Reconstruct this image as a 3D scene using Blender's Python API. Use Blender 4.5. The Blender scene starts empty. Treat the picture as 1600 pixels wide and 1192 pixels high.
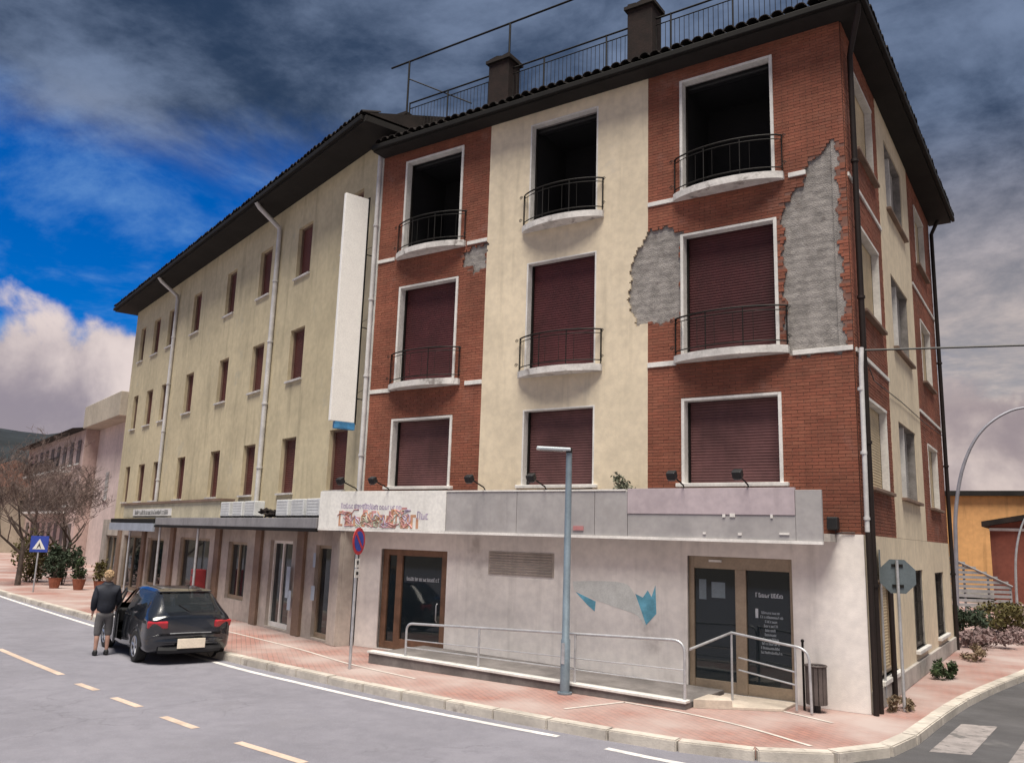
import bpy, bmesh, math, random
import numpy as np
from mathutils import Vector, Matrix
from mathutils.geometry import tessellate_polygon

random.seed(7); np.random.seed(7)
SC = bpy.context.scene
COL = SC.collection
R = math.radians

# ------------------------------------------------------------ camera
cam_d = bpy.data.cameras.new('camera'); cam = bpy.data.objects.new('camera', cam_d); COL.objects.link(cam)
CAM = Vector((3.150, -15.144, 2.600))
c_r = Vector((0.8278, 0.5594, 0.0316)); c_u = Vector((0.0779, -0.1698, 0.9824)); c_f = Vector((-0.5549, 0.8112, 0.1847))
m = Matrix((c_r, c_u, -c_f)).transposed().to_4x4(); m.translation = CAM
cam.matrix_world = m
cam_d.sensor_fit = 'HORIZONTAL'; cam_d.sensor_width = 36.0; cam_d.lens = 29.468
cam_d.clip_start = 0.1; cam_d.clip_end = 3000
SC.camera = cam

# ------------------------------------------------------------ sun, sky, exposure
SUN_EL, SUN_AZ = 69.0, (0.46, -0.89)           # direction towards the sun: high behind thin cloud, in front of the facades and to the right
sv = Vector((SUN_AZ[0], SUN_AZ[1], 0)).normalized() * math.cos(R(SUN_EL)); sv.z = math.sin(R(SUN_EL))
sun_d = bpy.data.lights.new('sun', 'SUN'); sun = bpy.data.objects.new('sun', sun_d); COL.objects.link(sun)
sun_d.energy = 3.6; sun_d.angle = R(34); sun_d.color = (1.0, 0.93, 0.82)
sun.rotation_euler = sv.to_track_quat('Z', 'Y').to_euler()
SC.view_settings.view_transform = 'Standard'; SC.view_settings.look = 'None'
SC.view_settings.exposure = 0.92; SC.view_settings.gamma = 1.0; SC.view_settings.use_curve_mapping = False

W = bpy.data.worlds.new('World'); SC.world = W; W.use_nodes = True
nt = W.node_tree; nt.nodes.clear()
def N(t, **k):
    n = nt.nodes.new(t)
    for a, b in k.items(): setattr(n, a, b)
    return n
def L(a, b): nt.links.new(a, b)
def MATH(op, a, b=None, c=None, clamp=False):
    n = N('ShaderNodeMath', operation=op); n.use_clamp = clamp
    for i, v in enumerate((a, b, c)):
        if v is None: continue
        if isinstance(v, (int, float)): n.inputs[i].default_value = v
        else: L(v, n.inputs[i])
    return n.outputs[0]
def SMOOTH(x, lo, hi):
    n = N('ShaderNodeMapRange', interpolation_type='SMOOTHSTEP'); L(x, n.inputs[0])
    n.inputs[1].default_value = lo; n.inputs[2].default_value = hi; return n.outputs[0]
def MIXC(f, a, b):
    n = N('ShaderNodeMix', data_type='RGBA')
    for v, i in ((f, 0), (a, 6), (b, 7)):
        if isinstance(v, (tuple, list)): n.inputs[i].default_value = (*v, 1)
        elif isinstance(v, (int, float)): n.inputs[i].default_value = v
        else: L(v, n.inputs[i])
    return n.outputs[2]
sky = N('ShaderNodeTexSky', sky_type='NISHITA'); sky.sun_disc = False
sky.sun_elevation = R(SUN_EL); sky.sun_rotation = math.atan2(sv.x, sv.y)
sky.dust_density = 0.0; sky.ozone_density = 9.0; sky.air_density = 1.0
skyv = N('ShaderNodeHueSaturation'); skyv.inputs['Saturation'].default_value = 1.5; skyv.inputs['Hue'].default_value = 0.515; skyv.inputs['Value'].default_value = 0.058
L(sky.outputs[0], skyv.inputs['Color'])
tc = N('ShaderNodeTexCoord'); sep = N('ShaderNodeSeparateXYZ'); L(tc.outputs['Generated'], sep.inputs[0])
dx, dy, dz = sep.outputs
# cloud layer seen in perspective: the direction divided by its height
zz = MATH('ADD', MATH('MAXIMUM', dz, 0.0), 0.22)
cv = N('ShaderNodeCombineXYZ'); L(MATH('DIVIDE', dx, zz), cv.inputs[0]); L(MATH('DIVIDE', dy, zz), cv.inputs[1]); L(MATH('MULTIPLY', dz, 1.5), cv.inputs[2])
def NOISE(vec, scale, det=6, rough=0.55, off=(0, 0, 0), dist=0.0):
    mp = N('ShaderNodeMapping'); L(vec, mp.inputs[0]); mp.inputs['Location'].default_value = off
    n = N('ShaderNodeTexNoise'); L(mp.outputs[0], n.inputs['Vector'])
    n.inputs['Scale'].default_value = scale; n.inputs['Detail'].default_value = det; n.inputs['Roughness'].default_value = rough
    n.inputs['Distortion'].default_value = dist
    return n.outputs[0]
deckn = NOISE(cv.outputs[0], 1.3, 10, 0.60, (3.1, 1.7, 0.4), 0.2)
fine = NOISE(cv.outputs[0], 2.4, 10, 0.64, (7.3, 2.2, 1.1), 0.25)
# the deck covers the upper sky; an open gap of blue lies lower down, towards the left of the street
el = SMOOTH(dz, 0.31, 0.53)
side = SMOOTH(dx, -0.55, 0.0)                # thick haze and cloud towards the side street
cover = MATH('ADD', MATH('ADD', MATH('MULTIPLY', deckn, 1.0), MATH('MULTIPLY', el, 0.62)), MATH('MULTIPLY', side, 0.55))
deck = SMOOTH(cover, 0.62, 0.98)
shade = SMOOTH(MATH('ADD', MATH('MULTIPLY', fine, 0.65), MATH('MULTIPLY', deckn, 0.5)), 0.46, 0.74)
low = SMOOTH(dz, 0.46, 0.14)
deck_dark = MIXC(shade, (0.013, 0.025, 0.052), (0.095, 0.125, 0.19))
deck_low = MIXC(shade, (0.19, 0.185, 0.20), (0.50, 0.40, 0.335))
deckc = MIXC(MATH('MULTIPLY', low, 0.9), deck_dark, deck_low)
# bright cumulus heaped along the horizon
cumn = NOISE(tc.outputs['Generated'], 7.0, 8, 0.55, (2.0, 0.3, 5.0), 0.2)
cum = SMOOTH(MATH('SUBTRACT', MATH('ADD', 0.20, MATH('MULTIPLY', MATH('SUBTRACT', cumn, 0.5), 0.28)), dz), -0.012, 0.022)
cumc = MIXC(SMOOTH(cumn, 0.34, 0.66), (0.17, 0.14, 0.15), (0.44, 0.37, 0.34))
wisp = MIXC(MATH('MULTIPLY', SMOOTH(fine, 0.40, 0.72), 0.55), skyv.outputs[0], (0.13, 0.24, 0.40))
c1 = MIXC(deck, wisp, deckc)
c2 = MIXC(MATH('MULTIPLY', cum, 0.93), c1, cumc)
below = SMOOTH(dz, -0.02, 0.0)
c3 = MIXC(below, (0.12, 0.11, 0.11), c2)
bg = N('ShaderNodeBackground'); L(c3, bg.inputs['Color']); bg.inputs['Strength'].default_value = 1.0
W.cycles.sampling_method = 'MANUAL'; W.cycles.sample_map_resolution = 512
out = N('ShaderNodeOutputWorld'); L(bg.outputs[0], out.inputs[0])

# ------------------------------------------------------------ materials
MATS = {}
def pm(name, col, rough=0.85, var=0.18, scale=1.3, bump=0.15, bscale=45.0, metal=0.0, spec=0.35, stain=None, streak=0.0,
       speck=0.0, tint=False, crack=0.0, coat=0.0, trans=0.0, dist=0.012):
    """procedural surface: base colour broken by two noises, optional dirt patches, run marks, speckle and fine relief"""
    if name in MATS: return MATS[name]
    m = bpy.data.materials.new(name); m.use_nodes = True; t = m.node_tree
    b = t.nodes['Principled BSDF']
    def n(ty, **k):
        q = t.nodes.new(ty)
        for a, v in k.items(): setattr(q, a, v)
        return q
    def noise(sc, det=5, ro=0.6, vec=None):
        q = n('ShaderNodeTexNoise'); q.inputs['Scale'].default_value = sc; q.inputs['Detail'].default_value = det; q.inputs['Roughness'].default_value = ro
        t.links.new(vec or co, q.inputs['Vector']); return q.outputs[0]
    def mix(f, a, c, bt='MIX'):
        q = n('ShaderNodeMix', data_type='RGBA', blend_type=bt)
        for v, i in ((f, 0), (a, 6), (c, 7)):
            if isinstance(v, tuple): q.inputs[i].default_value = (*v, 1)
            elif isinstance(v, (int, float)): q.inputs[i].default_value = v
            else: t.links.new(v, q.inputs[i])
        return q.outputs[2]
    def ramp(x, lo, hi):
        q = n('ShaderNodeMapRange', interpolation_type='SMOOTHSTEP'); t.links.new(x, q.inputs[0]); q.inputs[1].default_value = lo; q.inputs[2].default_value = hi
        return q.outputs[0]
    g = n('ShaderNodeNewGeometry'); co = g.outputs['Position']
    a = tuple(max(0, c * (1 - var)) for c in col); h = tuple(min(1, c * (1 + var)) for c in col)
    c = mix(ramp(noise(scale, 4, 0.62), 0.3, 0.7), a, h)
    c = mix(ramp(noise(scale * 9, 2, 0.6), 0.25, 0.75), c, mix(1.0, c, (0.86, 0.86, 0.87), 'MULTIPLY'))
    if tint:
        at = n('ShaderNodeAttribute'); at.attribute_name = 'tint'
        c = mix(1.0, c, at.outputs['Color'], 'MULTIPLY')
    if stain:
        c = mix(ramp(noise(stain[1], 5, 0.65), stain[2], stain[2] + 0.16), c, stain[0])
    if streak:
        mp = n('ShaderNodeMapping'); t.links.new(co, mp.inputs[0]); mp.inputs['Scale'].default_value = (3.2, 3.2, 0.22)
        c = mix(mix(1.0, ramp(noise(1.0, 4, 0.65, mp.outputs[0]), 0.5, 0.78), (streak,) * 3, 'MULTIPLY'), c, tuple(v * 0.42 for v in col))
    if speck:
        c = mix(mix(1.0, ramp(noise(120, 2, 0.5), 0.58, 0.68), (speck,) * 3, 'MULTIPLY'), c, tuple(min(1, v * 1.7 + .04) for v in col))
    if crack:                                        # hairline cracks, only in some areas
        vo = n('ShaderNodeTexVoronoi', feature='DISTANCE_TO_EDGE'); vo.inputs['Scale'].default_value = 0.55
        wq = n('ShaderNodeVectorMath', operation='ADD'); wn = n('ShaderNodeTexNoise'); wn.inputs['Scale'].default_value = 1.6; wn.inputs['Detail'].default_value = 5
        t.links.new(co, wn.inputs['Vector']); t.links.new(co, wq.inputs[0]); t.links.new(wn.outputs['Color'], wq.inputs[1]); t.links.new(wq.outputs[0], vo.inputs['Vector'])
        mk = n('ShaderNodeMath', operation='MULTIPLY'); t.links.new(ramp(vo.outputs['Distance'], 0.014, 0.003), mk.inputs[0]); t.links.new(ramp(noise(0.3, 3), 0.48, 0.6), mk.inputs[1])
        m2 = n('ShaderNodeMath', operation='MULTIPLY'); t.links.new(mk.outputs[0], m2.inputs[0]); m2.inputs[1].default_value = crack
        c = mix(m2.outputs[0], c, tuple(v * .3 for v in col))
    t.links.new(c, b.inputs['Base Color'])
    b.inputs['Roughness'].default_value = rough; b.inputs['Metallic'].default_value = metal; b.inputs['Specular IOR Level'].default_value = spec
    if coat: b.inputs['Coat Weight'].default_value = coat; b.inputs['Coat Roughness'].default_value = 0.05
    if bump:
        bp = n('ShaderNodeBump'); bp.inputs['Strength'].default_value = min(1.0, bump); bp.inputs['Distance'].default_value = dist
        t.links.new(noise(bscale, 3, 0.65), bp.inputs['Height']); t.links.new(bp.outputs[0], b.inputs['Normal'])
    MATS[name] = m; return m
def glassm(name, tint=(0.02, 0.03, 0.035), rough=0.03, mixf=0.35):
    """window glass: mirror reflection over a pane that lets part of the view through"""
    if name in MATS: return MATS[name]
    m = bpy.data.materials.new(name); m.use_nodes = True; t = m.node_tree; b = t.nodes['Principled BSDF']
    b.inputs['Base Color'].default_value = (*tint, 1); b.inputs['Roughness'].default_value = rough; b.inputs['IOR'].default_value = 1.52
    b.inputs['Specular IOR Level'].default_value = 0.6
    tr = t.nodes.new('ShaderNodeBsdfTransparent'); tr.inputs[0].default_value = (0.7, 0.74, 0.74, 1)
    mx = t.nodes.new('ShaderNodeMixShader'); mx.inputs[0].default_value = mixf
    t.links.new(b.outputs[0], mx.inputs[1]); t.links.new(tr.outputs[0], mx.inputs[2]); t.links.new(mx.outputs[0], t.nodes['Material Output'].inputs[0])
    MATS[name] = m; return m
def flat(name, col, rough=0.6, **k): return pm(name, col, rough, k.pop('var', 0.08), k.pop('scale', 4), k.pop('bump', 0.04), k.pop('bscale', 60), **k)

M = dict(
 asphalt=pm('asphalt', (0.205, 0.20, 0.232), 0.9, 0.08, 0.35, 0.5, 160, stain=((0.175, 0.17, 0.195), 0.4, 0.58), speck=0.5, crack=0.22),
 asphalt_dark=pm('asphalt_dark', (0.085, 0.083, 0.088), 0.9, 0.25, 0.5, 0.5, 150, stain=((0.15, 0.145, 0.145), 0.8, 0.6), speck=0.3),
 soil=pm('soil', (0.12, 0.10, 0.075), 0.95, 0.3, 0.6, 0.5, 20),
 kerb=pm('kerb_stone', (0.50, 0.46, 0.41), 0.85, 0.2, 1.1, 0.4, 50, stain=((0.25, 0.22, 0.2), 2.5, 0.56)),
 strip=pm('pale_stone', (0.55, 0.50, 0.46), 0.85, 0.15, 2, 0.3, 60),
 linew=pm('line_white', (0.66, 0.64, 0.63), 0.8, 0.15, 3, 0.3, 140, stain=((0.30, 0.29, 0.30), 9, 0.56)),
 lineo=pm('line_orange', (0.55, 0.43, 0.35), 0.8, 0.15, 3, 0.3, 140, stain=((0.33, 0.28, 0.26), 8, 0.58)),
 brick=pm('brick', (0.235, 0.082, 0.050), 0.85, 0.26, 0.45, 0.4, 70, tint=True, streak=0.35, stain=((0.235, 0.115, 0.088), 0.8, 0.56)),
 mortar=pm('mortar', (0.19, 0.10, 0.078), 0.95, 0.2, 2, 0.4, 60),
 rubble=pm('exposed_backing', (0.28, 0.26, 0.245), 0.95, 0.25, 4.0, 0.8, 42, stain=((0.17, 0.15, 0.14), 3.0, 0.58), dist=0.03),
 cream=pm('cream_render', (0.68, 0.585, 0.44), 0.9, 0.08, 0.6, 0.3, 55, streak=0.35, stain=((0.56, 0.50, 0.41), 0.8, 0.60)),
 yellow=pm('yellow_render', (0.55, 0.475, 0.32), 0.92, 0.10, 0.5, 0.35, 50, streak=0.5, stain=((0.40, 0.37, 0.29), 0.9, 0.60)),
 white=pm('white_render', (0.80, 0.755, 0.72), 0.9, 0.08, 0.6, 0.3, 55, streak=0.35, stain=((0.47, 0.43, 0.41), 0.7, 0.60)),
 shopst=pm('shop_stone', (0.43, 0.38, 0.34), 0.85, 0.22, 0.8, 0.3, 40, streak=0.5),
 shopdk=pm('shop_pier', (0.20, 0.135, 0.10), 0.7, 0.2, 1.2, 0.2, 40, streak=0.3),
 trim=pm('white_stone', (0.66, 0.645, 0.62), 0.75, 0.12, 2, 0.2, 40, streak=0.3),
 balc=pm('balcony_edge', (0.58, 0.56, 0.54), 0.8, 0.2, 3, 0.3, 30, stain=((0.22, 0.20, 0.19), 4, 0.55)),
 shutter=pm('maroon_shutter', (0.075, 0.018, 0.021), 0.62, 0.22, 0.9, 0.1, 30, streak=0.3),
 shutterf=pm('faded_shutter', (0.125, 0.055, 0.055), 0.65, 0.25, 0.9, 0.1, 30, streak=0.35),
 shutterd=pm('dark_maroon_shutter', (0.06, 0.014, 0.016), 0.62, 0.25, 1.1, 0.1, 30, streak=0.3),
 shutterb=pm('brown_shutter', (0.10, 0.030, 0.024), 0.65, 0.2, 0.9, 0.1, 30, streak=0.3),
 shutterc=pm('cream_shutter', (0.56, 0.46, 0.31), 0.7, 0.1, 1, 0.1, 30, streak=0.25),
 shutterg=pm('grey_shutter', (0.36, 0.35, 0.34), 0.7, 0.15, 1.5, 0.1, 30, streak=0.3),
 iron=pm('dark_iron', (0.007, 0.0055, 0.005), 0.6, 0.3, 6, 0.2, 60, spec=0.25),
 pipe=pm('dark_pipe', (0.013, 0.007, 0.006), 0.65, 0.3, 3, 0.1, 30, spec=0.35),
 pipew=pm('pale_pipe', (0.56, 0.55, 0.55), 0.5, 0.15, 2, 0.1, 30, streak=0.4, spec=0.5),
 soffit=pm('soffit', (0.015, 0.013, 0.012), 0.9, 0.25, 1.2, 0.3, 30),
 tile=pm('roof_tile', (0.017, 0.012, 0.0105), 0.9, 0.4, 2, 0.4, 40),
 gutter=pm('gutter', (0.011, 0.010, 0.0095), 0.75, 0.2, 2, 0.1, 30, spec=0.2),
 chim=pm('chimney_brick', (0.017, 0.009, 0.0075), 0.9, 0.35, 5, 0.5, 30),
 fas_g=pm('fascia_grey', (0.36, 0.345, 0.345), 0.6, 0.08, 0.8, 0.1, 30, streak=0.3, stain=((0.30, 0.285, 0.285), 1.1, 0.58)),
 fas_l=pm('fascia_lilac', (0.44, 0.375, 0.40), 0.6, 0.10, 0.8, 0.1, 30, streak=0.3),
 fas_t=pm('fascia_trim', (0.74, 0.72, 0.69), 0.5, 0.1, 3, 0.1, 40),
 alu=pm('bronze_aluminium', (0.33, 0.26, 0.19), 0.45, 0.12, 3, 0.05, 30, metal=0.35),
 wood=pm('door_timber', (0.19, 0.105, 0.065), 0.6, 0.25, 4, 0.2, 40),
 galv=pm('galvanised', (0.50, 0.51, 0.53), 0.42, 0.15, 6, 0.08, 60, metal=0.55, spec=0.5),
 lamp=pm('lamp_paint', (0.20, 0.255, 0.30), 0.45, 0.12, 3, 0.05, 40, metal=0.3, spec=0.5),
 concrete=pm('concrete', (0.40, 0.375, 0.35), 0.9, 0.2, 1.5, 0.4, 40, stain=((0.24, 0.22, 0.21), 2.0, 0.58)),
 black=flat('black_plastic', (0.018, 0.018, 0.02), 0.5),
 interior=flat('interior', (0.09, 0.085, 0.08), 0.9),
 ac=pm('unit_casing', (0.62, 0.635, 0.64), 0.5, 0.1, 3, 0.05, 30, streak=0.3),
)
GL = glassm('shop_glass', (0.016, 0.024, 0.030), 0.04, 0.22)

# paving: small setts in a running bond, a light relief of joints
def paving():
    m = bpy.data.materials.new('red_paving'); m.use_nodes = True; t = m.node_tree; b = t.nodes['Principled BSDF']
    g = t.nodes.new('ShaderNodeNewGeometry'); mp = t.nodes.new('ShaderNodeMapping'); t.links.new(g.outputs['Position'], mp.inputs[0]); mp.inputs['Rotation'].default_value = (0, 0, R(38))
    br = t.nodes.new('ShaderNodeTexBrick'); t.links.new(mp.outputs[0], br.inputs[0])
    br.inputs['Scale'].default_value = 1.0; br.inputs['Brick Width'].default_value = 0.21; br.inputs['Row Height'].default_value = 0.105; br.inputs['Mortar Size'].default_value = 0.006
    br.inputs['Color1'].default_value = (0.33, 0.165, 0.135, 1); br.inputs['Color2'].default_value = (0.275, 0.145, 0.125, 1); br.inputs['Mortar'].default_value = (0.16, 0.11, 0.09, 1)
    no = t.nodes.new('ShaderNodeTexNoise'); no.inputs['Scale'].default_value = 0.55; no.inputs['Detail'].default_value = 7; t.links.new(g.outputs['Position'], no.inputs['Vector'])
    mr = t.nodes.new('ShaderNodeMapRange'); t.links.new(no.outputs[0], mr.inputs[0]); mr.inputs[1].default_value = 0.36; mr.inputs[2].default_value = 0.64
    mx = t.nodes.new('ShaderNodeMix'); mx.data_type = 'RGBA'; t.links.new(mr.outputs[0], mx.inputs[0]); t.links.new(br.outputs[0], mx.inputs[6]); mx.inputs[7].default_value = (0.39, 0.315, 0.295, 1)
    t.links.new(mx.outputs[2], b.inputs['Base Color']); b.inputs['Roughness'].default_value = 0.85
    bp = t.nodes.new('ShaderNodeBump'); bp.inputs['Strength'].default_value = 0.5; bp.inputs['Distance'].default_value = 0.006; bp.invert = True
    t.links.new(br.outputs['Fac'], bp.inputs['Height']); t.links.new(bp.outputs[0], b.inputs['Normal'])
    return m
M['paving'] = paving()

# ------------------------------------------------------------ helpers
class MB:
    """collects boxes, tubes and prisms; build() links them as ONE mesh object"""
    def __init__(s, T=None): s.v = []; s.f = []; s.T = T or (lambda p: p); s.tint = []
    def add(s, vs, fs, tint=None):
        o = len(s.v); s.v += [tuple(s.T(p)) for p in vs]; s.f += [tuple(i + o for i in f) for f in fs]
        s.tint += [tint] * len(fs)
    def box(s, x0, x1, y0, y1, z0, z1, tint=None, skip=()):
        v = [(x0, y0, z0), (x1, y0, z0), (x1, y1, z0), (x0, y1, z0), (x0, y0, z1), (x1, y0, z1), (x1, y1, z1), (x0, y1, z1)]
        f = dict(b=(0, 3, 2, 1), t=(4, 5, 6, 7), f=(0, 1, 5, 4), r=(1, 2, 6, 5), k=(2, 3, 7, 6), l=(3, 0, 4, 7))
        s.add(v, [q for k, q in f.items() if k not in skip], tint); return s
    def obox(s, c, sx, sy, sz, rot):
        Rm = Matrix.Rotation(rot[2], 3, 'Z') @ Matrix.Rotation(rot[1], 3, 'Y') @ Matrix.Rotation(rot[0], 3, 'X')
        vs = [Vector(c) + Rm @ Vector((a * sx / 2, b * sy / 2, e * sz / 2)) for e in (-1, 1) for a, b in ((-1, -1), (1, -1), (1, 1), (-1, 1))]
        s.add(vs, [(0, 3, 2, 1), (4, 5, 6, 7), (0, 1, 5, 4), (1, 2, 6, 5), (2, 3, 7, 6), (3, 0, 4, 7)]); return s
    def tube(s, pts, r, n=8, caps=True):
        pts = [Vector(p) for p in pts]; rs = r if isinstance(r, (list, tuple)) else [r] * len(pts)
        vs = []; fs = []; prev = None
        for i, p in enumerate(pts):
            d = (pts[min(i + 1, len(pts) - 1)] - pts[max(i - 1, 0)]); d = d.normalized() if d.length > 1e-9 else Vector((0, 0, 1))
            if prev is None: a = d.cross(Vector((0, 0, 1)) if abs(d.z) < 0.9 else Vector((1, 0, 0))).normalized()
            else: a = (prev - d * prev.dot(d)).normalized()
            prev = a; b = d.cross(a)
            vs += [p + (a * math.cos(2 * math.pi * k / n) + b * math.sin(2 * math.pi * k / n)) * rs[i] for k in range(n)]
        for i in range(len(pts) - 1):
            for k in range(n):
                fs.append((i * n + k, i * n + (k + 1) % n, (i + 1) * n + (k + 1) % n, (i + 1) * n + k))
        if caps: fs += [tuple(range(n - 1, -1, -1)), tuple(range((len(pts) - 1) * n, len(pts) * n))]
        s.add(vs, fs); return s
    def prism(s, poly, a, b, axis='y'):
        """polygon in the plane across `axis`, extruded from a to b"""
        def P(q, h): return {'y': (q[0], h, q[1]), 'z': (q[0], q[1], h), 'x': (h, q[0], q[1])}[axis]
        n = len(poly); vs = [P(q, a) for q in poly] + [P(q, b) for q in poly]
        tri = tessellate_polygon([[Vector((q[0], q[1], 0)) for q in poly]])
        fs = [tuple(t) for t in tri] + [tuple(i + n for i in reversed(t)) for t in tri] + [(i, (i + 1) % n, (i + 1) % n + n, i + n) for i in range(n)]
        s.add(vs, fs); return s
    def cyl(s, c, r, h, n=16, axis='z', r2=None):
        d = {'x': Vector((1, 0, 0)), 'y': Vector((0, 1, 0)), 'z': Vector((0, 0, 1))}[axis]
        return s.tube([Vector(c), Vector(c) + d * h], [r, r if r2 is None else r2], n)
    def ball(s, c, rx, ry=None, rz=None, n=10, k=7):
        ry = ry or rx; rz = rz or rx; vs = []; fs = []
        for i in range(k + 1):
            t = math.pi * i / k
            for j in range(n):
                p = 2 * math.pi * j / n; vs.append((c[0] + rx * math.sin(t) * math.cos(p), c[1] + ry * math.sin(t) * math.sin(p), c[2] + rz * math.cos(t)))
        for i in range(k):
            for j in range(n): fs.append((i * n + j, (i + 1) * n + j, (i + 1) * n + (j + 1) % n, i * n + (j + 1) % n))
        s.add(vs, fs); return s
    def mesh(s, name, mat):
        me = bpy.data.meshes.new(name); me.from_pydata([tuple(p) for p in s.v], [], s.f)
        me.materials.append(mat)
        if any(t is not None for t in s.tint):
            at = me.attributes.new('tint', 'FLOAT_COLOR', 'FACE')
            arr = np.ones((len(s.f), 4), np.float32)
            for i, t in enumerate(s.tint):
                if t is not None: arr[i, :3] = t
            at.data.foreach_set('color', arr.ravel())
        return me
    def build(s, name, mat, parent=None, smooth=False, bevel=0.0, fix=True, kind=None, label=None):
        me = s.mesh(name, mat)
        if fix and len(s.f) < 6000:
            bm = bmesh.new(); bm.from_mesh(me); bmesh.ops.recalc_face_normals(bm, faces=bm.faces); bm.to_mesh(me); bm.free()
        o = bpy.data.objects.new(name, me); COL.objects.link(o); o.parent = parent
        if smooth:
            for p in me.polygons: p.use_smooth = True
            try: me.set_sharp_from_angle(angle=R(40))
            except Exception: pass
        if bevel:
            b = o.modifiers.new('bevel', 'BEVEL'); b.width = bevel; b.segments = 2; b.limit_method = 'ANGLE'; b.angle_limit = R(50)
        if kind: o['kind'] = kind
        if label: o['label'] = label
        return o
def tag(o, label, cat, group=None, kind=None):
    o['label'] = label; o['category'] = cat
    if group: o['group'] = group
    if kind: o['kind'] = kind
    return o
def struct(o, label=None):
    o['kind'] = 'structure'
    if label: o['label'] = label
    return o
def thing(name, label, cat, loc=(0, 0, 0), rz=0.0, group=None):
    o = bpy.data.objects.new(name, None); COL.objects.link(o); o.location = loc; o.rotation_euler = (0, 0, rz); o.empty_display_size = 0.2
    return tag(o, label, cat, group)
def part(name, parent):
    o = bpy.data.objects.new(name, None); COL.objects.link(o); o.parent = parent; o.empty_display_size = 0.1; return o
def inst(name, me, parent, M4=None, loc=None, rz=0.0):
    o = bpy.data.objects.new(name, me); COL.objects.link(o); o.parent = parent
    if M4 is not None: o.matrix_local = M4
    else: o.location = loc; o.rotation_euler = (0, 0, rz)
    return o
def copy_tree(o, parent=None):
    c = o.copy(); COL.objects.link(c); c.parent = parent
    for ch in list(o.children): copy_tree(ch, c)
    return c
def inside(p, poly):
    x, y = p; r = False; n = len(poly)
    for i in range(n):
        x1, y1 = poly[i]; x2, y2 = poly[(i + 1) % n]
        if (y1 > y) != (y2 > y) and x < (x2 - x1) * (y - y1) / (y2 - y1) + x1: r = not r
    return r
def catmull(pts, n):
    pts = [Vector(p) for p in pts]; P = [2 * pts[0] - pts[1]] + pts + [2 * pts[-1] - pts[-2]]; out = []
    for i in range(1, len(P) - 2):
        for k in range(n):
            t = k / n; a, b, c, d = P[i - 1], P[i], P[i + 1], P[i + 2]
            out.append(0.5 * (2 * b + (c - a) * t + (2 * a - 5 * b + 4 * c - d) * t * t + (3 * b - a - 3 * c + d) * t ** 3))
    return out + [pts[-1]]
def resample(pts, step):
    out = [pts[0].copy()]; acc = 0.0
    for a, b in zip(pts, pts[1:]):
        l = (b - a).length; t = 0.0
        while acc + (l - t) >= step:
            t += step - acc; out.append(a + (b - a) * (t / l)); acc = 0.0
        acc += l - t
    return out
def ribbon(pts, w, z, name, mat, parent):
    vs = []; fs = []
    for i, p in enumerate(pts):
        d = (pts[min(i + 1, len(pts) - 1)] - pts[max(i - 1, 0)]); d.z = 0; d.normalize(); n = Vector((-d.y, d.x, 0)) * w / 2
        vs += [(p.x + n.x, p.y + n.y, z), (p.x - n.x, p.y - n.y, z)]
        if i: fs.append((2 * i - 2, 2 * i - 1, 2 * i + 1, 2 * i))
    b = MB(); b.add(vs, fs); return b.build(name, mat, parent)

# ------------------------------------------------------------ ground, road, pavement
ZR = -0.13
b = MB(); b.add([(-900, -900, -0.15), (900, -900, -0.15), (900, 900, -0.15), (-900, 900, -0.15)], [(0, 1, 2, 3)])
struct(b.build('ground', M['soil']))
kpath = [Vector((x, y, 0)) for x, y in ((-78, 15.5), (-60, 9.6), (-45, 5.2), (-32.3, 1.65), (-21.6, -0.8), (-15, -2.4), (-12.4, -2.97), (-9, -3.45), (-6.3, -3.75), (-4.5, -3.87),
         (-3, -3.93), (-1.6, -3.85), (-0.6, -3.6), (0.15, -3.1), (0.6, -2.3), (0.78, -1.2), (0.85, 0.5), (1.0, 2.8), (1.37, 5.75), (1.7, 7.9), (2.1, 12), (2.4, 18), (2.4, 34))]
kp = catmull(kpath, 8)
b = MB(); rd = [(p.x, p.y + 0.4) for p in kp if p.x < 0.0 and p.y < 16] ; rd = [(-80, 16.2)] + rd + [(0.6, -2.2), (2.6, -1.9), (14, -1.0), (60, 4), (60, -40), (-80, -40)]
b.prism(rd, -0.145, ZR, 'z'); road = struct(b.build('road', M['asphalt']))
b = MB(); b.prism([(0.3, -2.9), (1.0, -3.0), (3.2, -2.95), (14, -1.6), (14, 36), (2.0, 36), (2.0, 18), (1.6, 12), (1.2, 7.9), (0.8, 5.75), (0.5, 2.8), (0.3, 0.5)], -0.14, ZR + 0.004, 'z')
sroad = struct(b.build('side_road', M['asphalt_dark']))
pav = [(p.x, p.y) for p in kp] + [(-30, 60), (-78, 60)]
b = MB(); b.prism(pav, -0.12, -0.004, 'z'); pavement = struct(b.build('pavement', M['paving']))
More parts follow.
